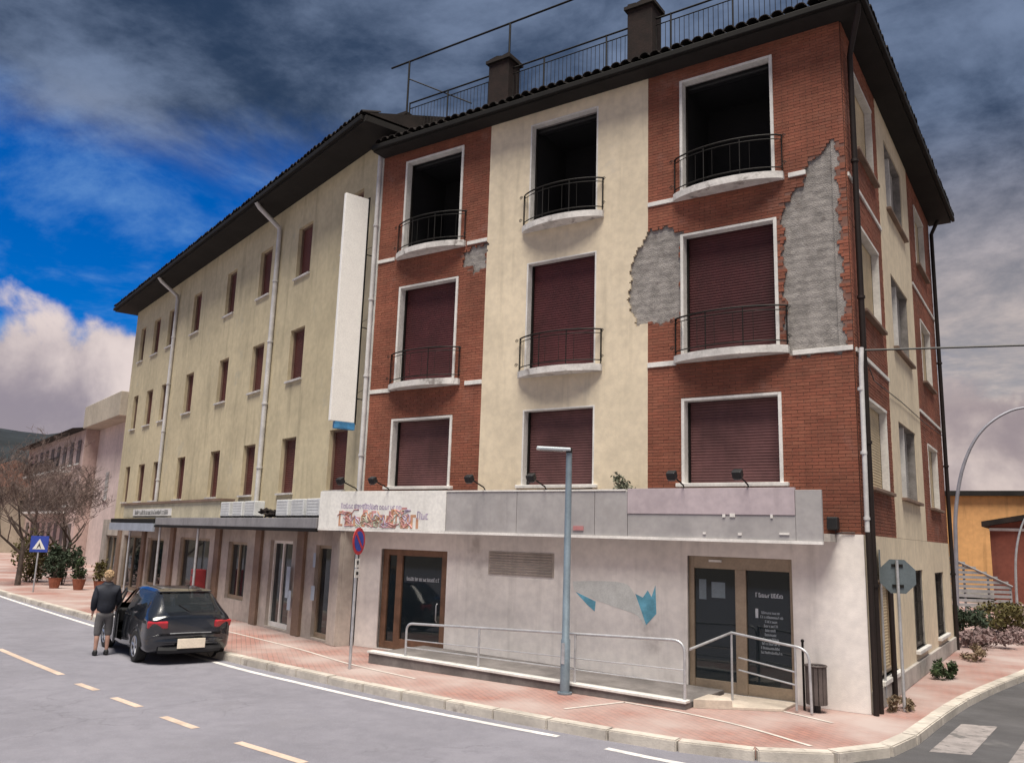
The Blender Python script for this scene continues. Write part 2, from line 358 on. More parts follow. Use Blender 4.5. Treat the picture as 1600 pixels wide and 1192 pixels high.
# kerb stones, one by one
ks = resample(kp, 1.0)
km = MB(); km.box(-0.494, 0.494, -0.11, 0.11, -0.14, 0.012); kme = km.mesh('kerb_stone', M['kerb'])
bm = bmesh.new(); bm.from_mesh(kme); bmesh.ops.bevel(bm, geom=[e for e in bm.edges if all(v.co.z > 0 for v in e.verts)] + [e for e in bm.edges if abs(e.verts[0].co.z - e.verts[1].co.z) > .05], offset=0.016, segments=2, affect='EDGES'); bm.to_mesh(kme); bm.free()
for i in range(len(ks) - 1):
    a, c = ks[i], ks[i + 1]; mid = (a + c) / 2; d = c - a
    o = inst('kerb_stone', kme, pavement, loc=(mid.x, mid.y, random.uniform(-0.006, 0.006)), rz=math.atan2(d.y, d.x) + random.uniform(-0.012, 0.012))
    o.scale = (d.length / 1.0, random.uniform(0.97, 1.04), 1)
def at_line(pl, w, z, name, mat, parent, sm=6): return ribbon(catmull([(x, y, 0) for x, y in pl], sm), w, z, name, mat, parent)
at_line([(-75, 14.1), (-58, 8.5), (-44, 4.6), (-31.4, 1.18), (-19.8, -1.67), (-12.1, -3.40), (-9, -3.88), (-6.7, -4.15), (-4.6, -4.26), (-3.3, -4.28)], 0.13, ZR + 0.004, 'edge_line', M['linew'], road)
at_line([(-2.45, -4.44), (-1.5, -4.5), (-0.6, -4.45)], 0.13, ZR + 0.004, 'edge_line', M['linew'], road)
for pl in ([(-40, -0.2), (-31, -2.2)], [(-29, -2.65), (-22, -4.25)], [(-20.5, -4.6), (-18, -5.2)], [(-16.9, -5.5), (-14.8, -5.92), (-12.8, -6.3)], [(-11.74, -6.58), (-10.93, -6.7)], [(-10.15, -6.86), (-9.2, -7.0)],
           [(-8.34, -7.17), (-7.37, -7.31)], [(-6.3, -7.44), (-4.9, -7.56)], [(-3.9, -7.62), (-2.4, -7.7)]):
    at_line(pl, 0.13, ZR + 0.004, 'lane_dash', M['lineo'], road)
for k in range(5):
    x = 1.08 + k * 0.95
    b = MB(); b.prism([(x, -1.55), (x + 0.5, -1.35), (x + 0.62, 1.15), (x + 0.12, 0.95)], ZR + 0.004, ZR + 0.009, 'z'); b.build('crossing_stripe', pm('worn_stripe', (0.27, 0.245, 0.24), .85, .2, 3, .4, 140, stain=((0.11, 0.105, 0.105), 5, 0.52)), sroad)
# pale stone strips laid in the paving
for pl in ([(-3.9, -3.1), (-3.45, -1.9)], [(-3.45, -1.9), (-2.3, -2.05), (-1.2, -2.4), (-0.15, -2.95)], [(-20, 0.6), (-12.6, -1.2), (-9.6, -2.15), (-7.4, -2.6)], [(-2.1, -0.3), (-1.2, -0.75), (-0.3, -1.15)]):
    at_line(pl, 0.07, 0.003, 'stone_strip', M['strip'], pavement)

# ------------------------------------------------------------ wall builders
def TA(p): return (p[0], -p[1], p[2])                                  # facade on the main road: u along x, n outwards
CD = (-0.0139, 0.9999); CN = (0.9999, 0.0139)
def TC(p): return (CN[0] * p[1] + CD[0] * p[0], CN[1] * p[1] + CD[1] * p[0], p[2])   # facade on the side street
def sheet(T, u0, u1, z0, z1, holes, n, depth, cell=None, skip=None, back=False):
    """wall face at distance n with openings; every free edge is closed back by `depth`"""
    us = {u0, u1}; zs = {z0, z1}
    for h in holes:
        for q in (h[0], h[1]):
            if u0 < q < u1: us.add(q)
        for q in (h[2], h[3]):
            if z0 < q < z1: zs.add(q)
    def dens(s):
        s = sorted(s)
        if not cell: return s
        o = []
        for a, c in zip(s, s[1:]):
            k = max(1, int(round((c - a) / cell))); o += [a + (c - a) * i / k for i in range(k)]
        return o + [s[-1]]
    us = dens(us); zs = dens(zs); nu, nz = len(us) - 1, len(zs) - 1
    keep = [[True] * nz for _ in range(nu)]
    for i in range(nu):
        for j in range(nz):
            cu, cz = (us[i] + us[i + 1]) / 2, (zs[j] + zs[j + 1]) / 2
            if any(h[0] < cu < h[1] and h[2] < cz < h[3] for h in holes) or (skip and skip(cu, cz)): keep[i][j] = False
    b = MB(T); vid = {}
    vs = []; fs = []
    def V(i, j, d):
        k = (i, j, d)
        if k not in vid: vid[k] = len(vs); vs.append((us[i], n - (depth if d else 0), zs[j]))
        return vid[k]
    K = lambda i, j: 0 <= i < nu and 0 <= j < nz and keep[i][j]
    for i in range(nu):
        for j in range(nz):
            if not keep[i][j]: continue
            fs.append((V(i, j, 0), V(i + 1, j, 0), V(i + 1, j + 1, 0), V(i, j + 1, 0)))
            if depth:
                for (di, dj, p, q) in ((-1, 0, (i, j), (i, j + 1)), (1, 0, (i + 1, j + 1), (i + 1, j)), (0, -1, (i + 1, j), (i, j)), (0, 1, (i, j + 1), (i + 1, j + 1))):
                    if not K(i + di, j + dj): fs.append((V(*p, 0), V(*q, 0), V(*q, 1), V(*p, 1)))
    b.add(vs, fs); return b
def bricks(T, u0, u1, z0, z1, holes, skip=None, n0=0.0, th=0.022):
    b = MB(T); L_, H_, J_ = 0.225, 0.053, 0.009; row = 0; z = z0
    while z + H_ <= z1 + 0.03:
        zt = min(z + H_, z1); u = u0 - (L_ / 2 if row % 2 else 0)
        while u < u1:
            a, c = max(u, u0), min(u + L_ - J_, u1); segs = [(a, c)]
            for h in holes:
                if h[2] < zt and h[3] > z:
                    ns = []
                    for s, e in segs:
                        if h[1] <= s or h[0] >= e: ns.append((s, e))
                        else:
                            if h[0] > s: ns.append((s, h[0]))
                            if h[1] < e: ns.append((h[1], e))
                    segs = ns
            if skip:                                   # bricks broken off along the edge of a fallen patch
                ns = []
                for s, e in segs:
                    k = max(1, int((e - s) / 0.03)); run = None
                    for i in range(k + 1):
                        q = s + (e - s) * i / k; ok = i < k and not skip(q + (e - s) / k / 2, (z + zt) / 2)
                        if ok and run is None: run = q
                        if not ok and run is not None: ns.append((run, q)); run = None
                segs = ns
            for s, e in segs:
                if e - s < 0.02: continue
                t = random.choice((0.9, 0.96, 1.0, 1.0, 1.03, 1.07)) * random.uniform(0.96, 1.04); g = random.uniform(0.94, 1.06)
                b.box(s, e, n0, n0 + th * (random.uniform(.45, 1) if skip and e - s < .2 and random.random() < .5 and any(skip(q, z + d) for q in (s - .06, e + .06) for d in (-.06, .1)) else 1) + random.uniform(-0.003, 0.003), z, zt, tint=(t, t * g, t * g), skip=('f',))
            u += L_
        z += H_ + J_; row += 1
    return b
def rubble(T, poly, n, step=0.035):
    """rough backing where the facing has come away: mortar ridges left by the lost courses"""
    us = [p[0] for p in poly]; zs = [p[1] for p in poly]; u0, u1, z0, z1 = max(min(us) - .16, -WA), min(max(us) + .12, -0.01), min(zs) - .14, max(zs) + .14
    nu, nz = int((u1 - u0) / step), int((z1 - z0) / step); vs = []; fs = []
    for j in range(nz + 1):
        for i in range(nu + 1):
            z = z0 + j * step
            vs.append((u0 + i * step, n + 0.003 * math.sin(z * 2 * math.pi / 0.142 + .6 * math.sin(i * .9)) + random.uniform(-0.003, 0.003), z + random.uniform(-.006, .006)))
    for j in range(nz):
        for i in range(nu):
            cu, cz = u0 + (i + .5) * step, z0 + (j + .5) * step
            if any(inside((cu + p, cz + q), poly) for p in (-.16, 0, .16) for q in (-.14, 0, .14)) and not any(h[0] < cu < h[1] and h[2] < cz < h[3] for h in holesA):
                a = j * (nu + 1) + i; fs.append((a, a + 1, a + nu + 2, a + nu + 1))
    b = MB(T); b.add(vs, fs); return b
def slats(T, u0, u1, z0, z1, n, mat, parent, name='shutter', pitch=0.055):
    """roller shutter: curved slats with a groove between each two"""
    vs = []; fs = []; z = z0; k = 0
    prof = ((0.0, -0.008), (0.012, 0.0), (0.032, 0.004), (0.048, 0.0))
    while z < z1:
        for dz_, dn in prof:
            vs += [(u0, n + dn, min(z + dz_, z1)), (u1, n + dn, min(z + dz_, z1))]
        z += pitch
    for i in range(len(vs) // 2 - 1): fs.append((2 * i, 2 * i + 1, 2 * i + 3, 2 * i + 2))
    b = MB(T); b.add(vs, fs); return b.build(name, mat, parent)

# ------------------------------------------------------------ brick corner building
WA = 11.51
bld = thing('brick_building', 'four-storey red brick and cream corner building with fallen facing and maroon roller shutters', 'building')
ZE = 12.38                                                             # underside of the eaves
colA = dict(a=(-10.71, -8.84), b=(-6.88, -5.11), c=(-3.19, -1.27)); rowA = {3: (9.62, 12.09), 2: (6.25, 8.72), 1: (3.74, 5.37)}
holesA = [(*colA[c], *rowA[r]) for c in 'abc' for r in (1, 2, 3)]
DOOR1 = (-10.8, -8.8, 0.02, 2.28); DOOR2 = (-3.1, -1.17, 0.03, 2.40)
gf = [DOOR1, DOOR2]
sheet(TA, -WA, 0, 0, ZE, holesA + gf, -0.035, 0.21).build('wall', M['rubble'], bld)
PATCH = [[(-0.16, 10.10), (-0.13, 9.6), (-0.15, 8.4), (-0.12, 7.2), (-0.13, 6.02), (-1.16, 6.02), (-1.16, 8.72), (-1.12, 8.95), (-0.93, 9.18), (-0.72, 9.42), (-0.62, 9.75), (-0.42, 9.80), (-0.30, 9.95)],
         [(-3.55, 8.99), (-3.92, 8.97), (-4.2, 8.5), (-4.33, 8.0), (-4.33, 7.3), (-4.15, 7.0), (-3.94, 6.96), (-3.19, 6.97), (-3.19, 8.80)],
         [(-8.76, 9.34), (-8.03, 9.44), (-8.03, 8.84), (-8.38, 8.74), (-8.50, 8.90), (-8.72, 8.98)]]
jit = {}
def inpatch(u, z):
    q = (u + .035 * math.sin(z * 9.1 + 2 * math.sin(u * 7)) + .022 * math.sin(z * 31 + u * 17), z + .035 * math.sin(u * 11.3 + 2 * math.sin(z * 6)) + .022 * math.sin(u * 37 - z * 13)); return any(inside(q, p) for p in PATCH)
for p in PATCH:
    keepu = [(max(q[0], -WA), q[1]) for q in p]
    rubble(TA, keepu, -0.02).build('exposed_backing', M['rubble'], bld, smooth=True, label='rough grey backing where the brick facing has fallen off')
bricks(TA, -WA, -8.03, 2.86, ZE, holesA, inpatch, -0.02, 0.042).build('brick_facing', M['brick'], bld, fix=False, kind='stuff')
bricks(TA, -3.91, 0.0, 2.86, ZE, holesA, inpatch, -0.02, 0.042).build('brick_facing', M['brick'], bld, fix=False, kind='stuff')
mh = [(u - .0, v, a, c) for u, v, a, c in holesA]
for u0, u1 in ((-WA, -8.03), (-3.91, 0.0)):
    sheet(TA, u0, u1, 2.86, ZE, mh, 0.013, 0, 0.03, inpatch).build('mortar_bed', M['mortar'], bld)
sheet(TA, -8.03, -3.91, 2.86, ZE, holesA, 0.028, 0.05, 0.03, inpatch).build('render_panel', M['cream'], bld, fix=False, label='cream rendered strip between the brick panels')
sheet(TA, -WA, 0.03, 0, 2.855, gf, 0.034, 0.034).build('shopfront_wall', M['white'], bld, label='pale rendered ground floor wall')
# string courses
for u0, u1, z0, z1 in ((-WA, -10.93, 9.46, 9.55), (-8.62, -8.03, 9.46, 9.55), (-3.91, -3.3, 9.46, 9.55), (-1.02, -0.70, 9.46, 9.55), (-WA, -10.83, 6.05, 6.15), (-8.52, -8.03, 6.05, 6.15), (-3.91, -3.3, 6.05, 6.15), (-1.04, 0.0, 6.03, 6.12)):
    MB(TA).box(u0, u1, 0, 0.05, z0, z1).build('string_course', M['trim'], bld, bevel=0.006)
# windows
for c in 'abc':
    for r in (1, 2, 3):
        u0, u1 = colA[c]; z0, z1 = rowA[r]; w = part('window', bld)
        if r < 3: slats(TA, u0 + 0.02, u1 - 0.02, z0, z1, -0.20, M['shutterf'] if r == 1 else M['shutter' if c != 'c' else 'shutterd'], w)
        else:                                              # top floor: shutter rolled up; roll and room box coloured near black as shade
            MB(TA).box(u0, u1, -0.40, -0.235, z1 - 0.10, z1 - 0.004).build('shutter_roll', M['black'], w, bevel=0.03)
            MB(TA).box(u0 - .02, u1 + .02, -1.6, -0.246, z0 - .02, z1 + .02, skip=('k',)).build('painted_dark_room', flat('painted_dark_room', (0.012, 0.012, 0.014), 0.9), w)
        fw = 0.058 if c != 'b' else 0.035; pr = 0.052 if c != 'b' else 0.034
        f = MB(TA); f.box(u0 - 0.004, u0 + fw, -0.14, pr, z0, z1 + 0.004); f.box(u1 - fw, u1 + 0.004, -0.14, pr, z0, z1 + 0.004); f.box(u0 + fw, u1 - fw, -0.14, pr, z1 - fw * 0.8, z1 + 0.004)
        f.build('frame', M['trim'], w, bevel=0.006)
        for ga, gb in ((u0 + fw, u0 + fw + 0.035), (u1 - fw - 0.035, u1 - fw)): MB(TA).box(ga, gb, -0.19, -0.14, z0, z1 - fw).build('shutter_guide', M['iron'], w)
        if r == 1:
            MB(TA).box(u0 - 0.10, u1 + 0.10, -0.15, 0.12, z0 - 0.07, z0 + 0.002).build('sill', M['trim'], w, bevel=0.01)
        else:
            MB(TA).box(u0, u1, -0.20, -0.02, z0 - 0.03, z0 + 0.04).build('threshold', M['trim'], w, bevel=0.01)
# bowed balconies
def bow(t, dep): return 0.10 + dep * (1 - (2 * t - 1) ** 2) ** 0.8
for c in 'abc':
    for r in (2, 3):
        u0, u1 = colA[c]; u0 -= 0.13; u1 += 0.17; z0 = rowA[r][0]; bc = part('balcony', bld)
        K = 24; dep = 0.30
        poly = [(u0, 0.0)] + [(u0 + (u1 - u0) * k / K, bow(k / K, dep)) for k in range(K + 1)] + [(u1, 0.0)]
        s = MB(TA); s.prism(poly, z0 - 0.17, z0 - 0.03, 'z'); s.build('slab', M['balc'], bc, bevel=0.012)
        cur = [(u0 + 0.02 + (u1 - u0 - 0.04) * k / K, bow(k / K, dep) - 0.03) for k in range(K + 1)]
        rl = MB(TA); zt = z0 + 0.72
        for zz_, rr in ((zt, 0.017), (zt - 0.085, 0.009), (z0 + 0.06, 0.012)):
            rl.tube([(u0 + 0.02, 0.0, zz_)] + [(a, d, zz_) for a, d in cur] + [(u1 - 0.02, 0.0, zz_)], rr, 6)
        for k in (0, K // 3, 2 * K // 3, K): rl.tube([(cur[k][0], cur[k][1], z0 - 0.04), (cur[k][0], cur[k][1], zt)], 0.011, 6)
        for k in range(1, K):
            if k % 4 == 2: rl.tube([(cur[k][0], cur[k][1], z0 + 0.06), (cur[k][0], cur[k][1], zt - 0.085)], 0.0055, 4)
        for e, sg in ((u0 + 0.02, 1), (u1 - 0.02, -1)):
            for q in (0.035, 0.07): rl.tube([(e, q, z0 + 0.06), (e, q, zt)], 0.006, 4)
            for zc in (zt - 0.05, z0 + 0.12):
                rl.tube([(e - sg * 0.05 + 0.045 * math.cos(t * 0.7) * (1 - t / 16), 0.12, zc + 0.045 * math.sin(t * 0.7) * (1 - t / 16)) for t in range(14)], 0.007, 5)
        rl.build('railing', M['iron'], bc, smooth=True)
# ground floor: glass door and side light, timber
d1 = part('door', bld); x0, x1, z0, z1 = DOOR1
f = MB(TA)
for u0, u1, a, c in ((x0, x0 + 0.16, z0, z1), (x1 - 0.22, x1, z0, z1), (x0 + 0.42, x0 + 0.60, z0, z1 - 0.14), (x0 + 0.16, x1 - 0.22, z1 - 0.14, z1), (x0 + 0.16, x0 + 0.42, z0, z0 + 0.16), (x0 + 0.60, x1 - 0.22, z0, z0 + 0.24)):
    f.box(u0, u1, -0.16, -0.06, a, c)
f.build('frame', M['wood'], d1, bevel=0.008)
MB(TA).box(x0 + 0.16, x0 + 0.42, -0.12, -0.11, z0 + 0.16, z1 - 0.14).build('side_light', GL, d1)
MB(TA).box(x0 + 0.60, x1 - 0.22, -0.12, -0.11, z0 + 0.24, z1 - 0.14).build('pane', GL, d1)
h = MB(TA); h.tube([(x1 - 0.30, -0.06, 0.72), (x1 - 0.30, -0.02, 0.76), (x1 - 0.30, -0.02, 1.08), (x1 - 0.30, -0.06, 1.12)], 0.014, 8); h.build('handle', M['galv'], d1, smooth=True)
LET = flat('lettering', (0.46, 0.49, 0.53), 0.6)
def glyphs(T, u0, u1, z0, z1, n, mat, parent, rng, name='lettering'):
    """worn, no longer readable lettering: strokes of letters at letter spacing"""
    b = MB(T); h = z1 - z0; w = h * 0.62; u = u0; t = h * 0.17
    while u + w * 0.7 < u1:
        k = rng.random(); hh = h if u == u0 else h * rng.choice((0.72, 0.72, 0.95))
        b.box(u, u + t, n, n + 0.002, z0, z0 + hh)
        if k < 0.7: b.box(u + w * 0.62, u + w * 0.62 + t, n, n + 0.002, z0, z0 + hh * rng.uniform(0.6, 1))
        if k > 0.25: b.box(u + t, u + w * 0.62, n, n + 0.002, z0 + hh - t * .8, z0 + hh)
        if k < 0.55 or k > 0.8: b.box(u + t, u + w * 0.62, n, n + 0.002, z0, z0 + t * .8)
        u += w + t * .4
    return b.build(name, mat, parent)
rg = random.Random(4)
glyphs(TA, x0 + 0.72, x1 - 0.30, 1.58, 1.67, -0.107, LET, d1, rg)
# double glass door under the lilac sign, bronze frame
d2 = part('door', bld); x0, x1, z0, z1 = DOOR2
f = MB(TA)
for u0, u1, a, c in ((x0, x0 + 0.10, z0, z1), (x1 - 0.07, x1, z0, z1), (-2.22, -2.02, z0, z1 - 0.22), (x0 + 0.10, x1 - 0.07, z1 - 0.22, z1)):
    f.box(u0, u1, -0.15, -0.05, a, c)
f.build('frame', M['alu'], d2, bevel=0.006)
k = MB(TA); k.box(x0 + 0.10, -2.22, -0.13, -0.07, z0, z0 + 0.19); k.box(-2.02, x1 - 0.07, -0.13, -0.07, z0, z0 + 0.19); k.build('kick_panel', M['alu'], d2, bevel=0.005)
MB(TA).box(x0 + 0.10, -2.22, -0.11, -0.10, z0 + 0.19, z1 - 0.22).build('pane', GL, d2)
MB(TA).box(-2.02, x1 - 0.07, -0.11, -0.10, z0 + 0.19, z1 - 0.22).build('pane', GL, d2)
glyphs(TA, -1.86, -1.33, 1.72, 1.80, -0.097, LET, d2, rg)
b_ = MB(TA); b_.box(-1.87, -1.82, -0.098, -0.096, 1.36, 1.52); b_.build('lettering', LET, d2)
LET2 = flat('lettering_small', (0.34, 0.38, 0.42), 0.6)
for i, (u0, u1) in enumerate(((-1.76, -1.42), (-1.78, -1.36), (-1.70, -1.48), (-1.72, -1.46), (-1.70, -1.50), (-1.71, -1.48), (-1.74, -1.45), (-1.76, -1.44), (-1.78, -1.42), (-1.78, -1.40))):
    glyphs(TA, u0, u1, 1.44 - i * 0.075, 1.485 - i * 0.075, -0.097, LET2, d2, rg)
NOTE = flat('paper_notice', (0.17, 0.21, 0.24), 0.8)
MB(TA).box(-2.92, -2.78, -0.098, -0.096, 1.62, 1.98).build('notice', NOTE, d2); MB(TA).box(-2.68, -2.42, -0.098, -0.096, 1.66, 1.94).build('notice', NOTE, d2)
MB(TA).box(-2.70, -2.46, -0.05, -0.02, z1 - 0.10, z1 - 0.06).build('door_closer', M['fas_t'], d2)
# small wall pieces
lv = part('wall_vent', bld); MB(TA).box(-7.65, -6.0, 0.035, 0.05, 1.84, 2.33).build('back_plate', M['shopst'], lv)
for i in range(8): MB(TA).obox((-6.825, 0.06, 1.885 + i * 0.056), 1.58, 0.035, 0.006, (0.6, 0, 0)).build('slat', M['shopst'], lv)
PAINTG = flat('grey_paint', (0.66, 0.68, 0.66), 0.8, streak=.3); PAINTB = flat('blue_paint', (0.15, 0.42, 0.56), 0.7, var=0.25, streak=.4)
def wallpaint(poly, mat, name, n):
    b = MB(TA); b.prism([(p[0], p[1]) for p in poly], 0.035, n); 
    return b.build(name, mat, bld)
wallpaint([tuple(q)[:2] for q in catmull([(-5.55, 1.80, 0), (-4.9, 1.84, 0), (-4.38, 1.82, 0), (-4.20, 1.66, 0), (-4.08, 1.42, 0), (-3.97, 1.16, 0), (-3.93, 1.02, 0)], 5) + catmull([(-3.95, 1.03, 0), (-4.02, 1.14, 0), (-4.16, 1.26, 0), (-4.45, 1.33, 0), (-4.9, 1.44, 0), (-5.52, 1.64, 0)], 5)], PAINTG, 'painted_swoosh', 0.0375)
wallpaint([(-5.48, 1.60), (-5.02, 1.44), (-5.04, 1.25), (-5.2, 1.36)], PAINTB, 'painted_swoosh', 0.0385)
wallpaint([(-4.16, 1.64), (-4.0, 1.58), (-3.90, 1.72), (-3.82, 1.60), (-3.74, 1.82), (-3.72, 1.3), (-3.93, 1.08), (-4.02, 1.30)], PAINTB, 'painted_swoosh', 0.039)

# ------------------------------------------------------------ side street facade
colC = {1: (0.83, 2.74), 2: (4.18, 6.50), 3: (8.56, 10.32)}; rowC = {1: (3.71, 5.34), 2: (6.97, 8.64), 3: (10.16, 11.83)}
LC = 11.67
holesC = [(*colC[c], *rowC[r]) for c in colC for r in rowC]; gfC = [(0.88, 2.70, 0.42, 2.10), (4.95, 6.45, 0.56, 2.20), (8.45, 10.1, 0.56, 2.10)]
sheet(TC, 0, LC, 0, ZE, holesC + gfC, 0.0, 0.24).build('wall', M['rubble'], bld)
for u0, u1 in ((0.0, 3.25), (7.45, LC)):
    bricks(TC, u0 + (0.024 if u0 == 0 else 0), u1, 2.86, ZE, holesC).build('brick_facing', M['brick'], bld, fix=False, kind='stuff')
    sheet(TC, u0, u1, 2.86, ZE, holesC, 0.007, 0).build('mortar_bed', M['mortar'], bld)
    for z in (9.30, 6.02): MB(TC).box(u0 + 0.05, u1, 0, 0.05, z, z + 0.07).build('string_course', M['trim'], bld)
sheet(TC, 3.25, 7.45, 2.86, ZE, holesC, 0.030, 0.028).build('render_panel', M['cream'], bld)
sheet(TC, 0.036, LC, 0, 2.855, gfC, 0.030, 0.028).build('render_panel', M['cream'], bld)
MB(TC).box(0.05, LC, 0.02, 0.09, 0, 0.34).build('plinth', M['concrete'], bld, bevel=0.01)
for c in colC:
    for r in rowC:
        u0, u1 = colC[c]; z0, z1 = rowC[r]; w = part('window', bld)
        if c == 2:
            mid = (u0 + u1) / 2
            slats(TC, u0 + 0.03, mid - 0.05, z0, z1, -0.14, M['shutterg'], w); slats(TC, mid + 0.05, u1 - 0.03, z0, z1, -0.16, M['shutterg'], w)
            f = MB(TC); f.box(mid - 0.05, mid + 0.05, -0.18, -0.05, z0, z1); f.build('mullion', M['trim'], w)
        else:
            slats(TC, u0 + 0.02, u1 - 0.02, z0, z1, -0.11, M['shutterc'], w)
            f = MB(TC); f.box(u0 - .004, u1 + .004, -0.1, 0.045, z1 - 0.05, z1 + .004); f.box(u0 - .004, u0 + 0.028, -0.1, 0.035, z0, z1 - 0.05); f.box(u1 - .028, u1 + 0.004, -0.1, 0.035, z0, z1 - 0.05); f.build('frame', M['trim'], w)
        MB(TC).box(u0 - 0.08, u1 + 0.08, -0.13, 0.13, z0 - 0.06, z0 + 0.002).build('sill', M['shopdk'], w, bevel=0.008)
for k, (u0, u1, z0, z1) in enumerate(gfC):
    w = part('window', bld)
    f = MB(TC); f.box(u0, u0 + 0.06, -0.14, -0.06, z0, z1); f.box(u1 - 0.06, u1, -0.14, -0.06, z0, z1); f.box(u0 + .06, u1 - .06, -0.14, -0.06, z1 - 0.06, z1); f.box(u0 + .06, u1 - .06, -0.14, -0.06, z0, z0 + 0.06)
    f.box((u0 + u1) / 2 - 0.04, (u0 + u1) / 2 + 0.04, -0.14, -0.06, z0 + 0.06, z1 - 0.06); f.build('frame', M['alu'] if k == 0 else M['shopst'], w)
    if k == 0: slats(TC, u0 + .06, u1 - .06, z0 + .06, z1 - .06, -0.12, M['shutterc'], w)
    else:
        MB(TC).box(u0 + .06, u1 - .06, -0.12, -0.11, z0 + .06, z1 - .06).build('pane', GL, w)
        gr = MB(TC)
        for i in range(9): gr.tube([(u0 + 0.1 + (u1 - u0 - 0.2) * i / 8, -0.03, z0), (u0 + 0.1 + (u1 - u0 - 0.2) * i / 8, -0.03, z1)], 0.009, 5)
        for i in range(4): gr.tube([(u0, -0.03, z0 + 0.25 + i * 0.35), (u1, -0.03, z0 + 0.25 + i * 0.35)], 0.008, 5)
        gr.build('window_grille', M['iron'], w)
    MB(TC).box(u0 - 0.08, u1 + 0.08, -0.10, 0.12, z0 - 0.08, z0 + 0.0).build('sill', M['trim'], w, bevel=0.01)
# the other two walls close the building
b = MB(); b.box(-WA + 0.02, -WA + 0.22, 0.26, 9.0, 0, ZE); b.build('party_wall', M['cream'], bld)
b = MB(); b.box(-WA + 0.02, -0.45, LC - 0.25, LC - 0.02, 0, ZE); b.build('rear_wall', M['cream'], bld)
for z in (3.0, 6.1, 9.5): MB().box(-WA + 0.25, -0.40, 0.30, LC - 0.3, z - 0.25, z - 0.1).build('floor_slab', M['interior'], bld)
MB().box(-WA + 0.25, -0.40, 2.6, 2.7, 0, 2.75).build('shop_partition', M['interior'], bld)
# roof with eaves: front and side overhang 0.5
rf = part('roof', bld)
EO = 0.46
ev = MB(); ev.prism([(-WA, 0.0), (-WA, -EO), (EO, -EO), (EO - 0.01, LC + 0.32), (-0.16, LC + 0.32), (-0.16, LC - .03), (-WA, LC - .03)][:7], ZE, ZE + 0.14, 'z'); ev.build('eaves_slab', M['soffit'], rf)
def roofT(x, y):            # roof surface: rises from the eaves to the terrace
    return ZE + 0.24 + 0.36 * min(1.0, max(0.0, min((y + EO), (EO - x)) / 1.0))
vs = [(-WA, -EO, ZE + .2), (EO, -EO, ZE + .2), (EO, LC + .32, ZE + .2), (-WA, LC + .32, ZE + .2), (-WA, 0.45, ZE + 0.62), (-0.45, 0.45, ZE + 0.62), (-0.45, LC - .3, ZE + .62), (-WA, LC - .3, ZE + .62)]
b = MB(); b.add(vs, [(0, 1, 5, 4), (1, 2, 6, 5), (2, 3, 7, 6), (4, 5, 6, 7), (3, 0, 4, 7)]); b.build('roof_plane', M['tile'], rf)
g = MB(); g.box(-WA, EO + 0.09, -EO - 0.09, -EO, ZE + 0.02, ZE + 0.15); g.box(EO, EO + 0.09, -EO, LC + 0.34, ZE + 0.02, ZE + 0.15); g.build('gutter', M['gutter'], rf, bevel=0.02)
# first course of cover tiles along both eaves
tm = MB(); K = 6
for r_, s_ in ((0.105, 1),):
    vs = []; fs = []
    for i, (y, rr, zz_) in enumerate(((-0.05, 0.112, 0.0), (0.48, 0.088, 0.17))):
        for k in range(K + 1):
            t = math.pi * k / K; vs.append((rr * math.cos(t), y, zz_ + rr * math.sin(t) * 0.8))
        for k in range(K + 1):
            t = math.pi * k / K; vs.append(((rr - .016) * math.cos(t), y, zz_ + (rr - .016) * math.sin(t) * 0.8))
    n2 = 2 * (K + 1)
    for k in range(K): fs += [(k, k + 1, n2 + k + 1, n2 + k), (k, K + 1 + k, K + 2 + k, k + 1), (K + 1 + k, n2 + K + 1 + k, n2 + K + 2 + k, K + 2 + k)]
    tm.add(vs, fs)
tme = tm.mesh('roof_tile', M['tile'])
def tilerow(parent, p0, p1, rz):
    p0, p1 = Vector(p0), Vector(p1); n = int((p1 - p0).length / 0.225)
    for i in range(n):
        p = p0 + (p1 - p0) * ((i + 0.5) / n)
        o = inst('roof_tile', tme, parent, loc=(p.x + random.uniform(-.012, .012), p.y + random.uniform(-.02, .02), p.z + random.uniform(-.008, .014)), rz=rz + random.uniform(-.05, .05))
tilerow(rf, (-WA + .1, -EO - .03, ZE + .20), (EO, -EO - .03, ZE + .20), 0)
tilerow(rf, (EO + .03, -EO + .1, ZE + .20), (EO + .03, LC + .32, ZE + .20), R(90))
for (x0, x1, y0, y1, zt) in ((-8.43, -7.82, 0.3, 0.8, 14.30), (-4.58, -3.97, 0.3, 0.8, 14.42), (-11.95, -11.2, 0.35, 1.0, 13.72)):
    ch = MB(); ch.box(x0, x1, y0, y1, 12.5, zt); o = ch.build('chimney', M['chim'], rf, bevel=0.015)
    cp = MB(); cp.box(x0 - 0.06, x1 + 0.06, y0 - 0.06, y1 + 0.06, zt, zt + 0.08)
    for q in range(3): cp.obox(((x0 + x1) / 2 + (q - 1) * 0.2, (y0 + y1) / 2, zt + 0.13), 0.2, 0.5, 0.05, (0, random.uniform(-.3, .3), 0))
    cp.build('chimney_cap', M['tile'], rf)
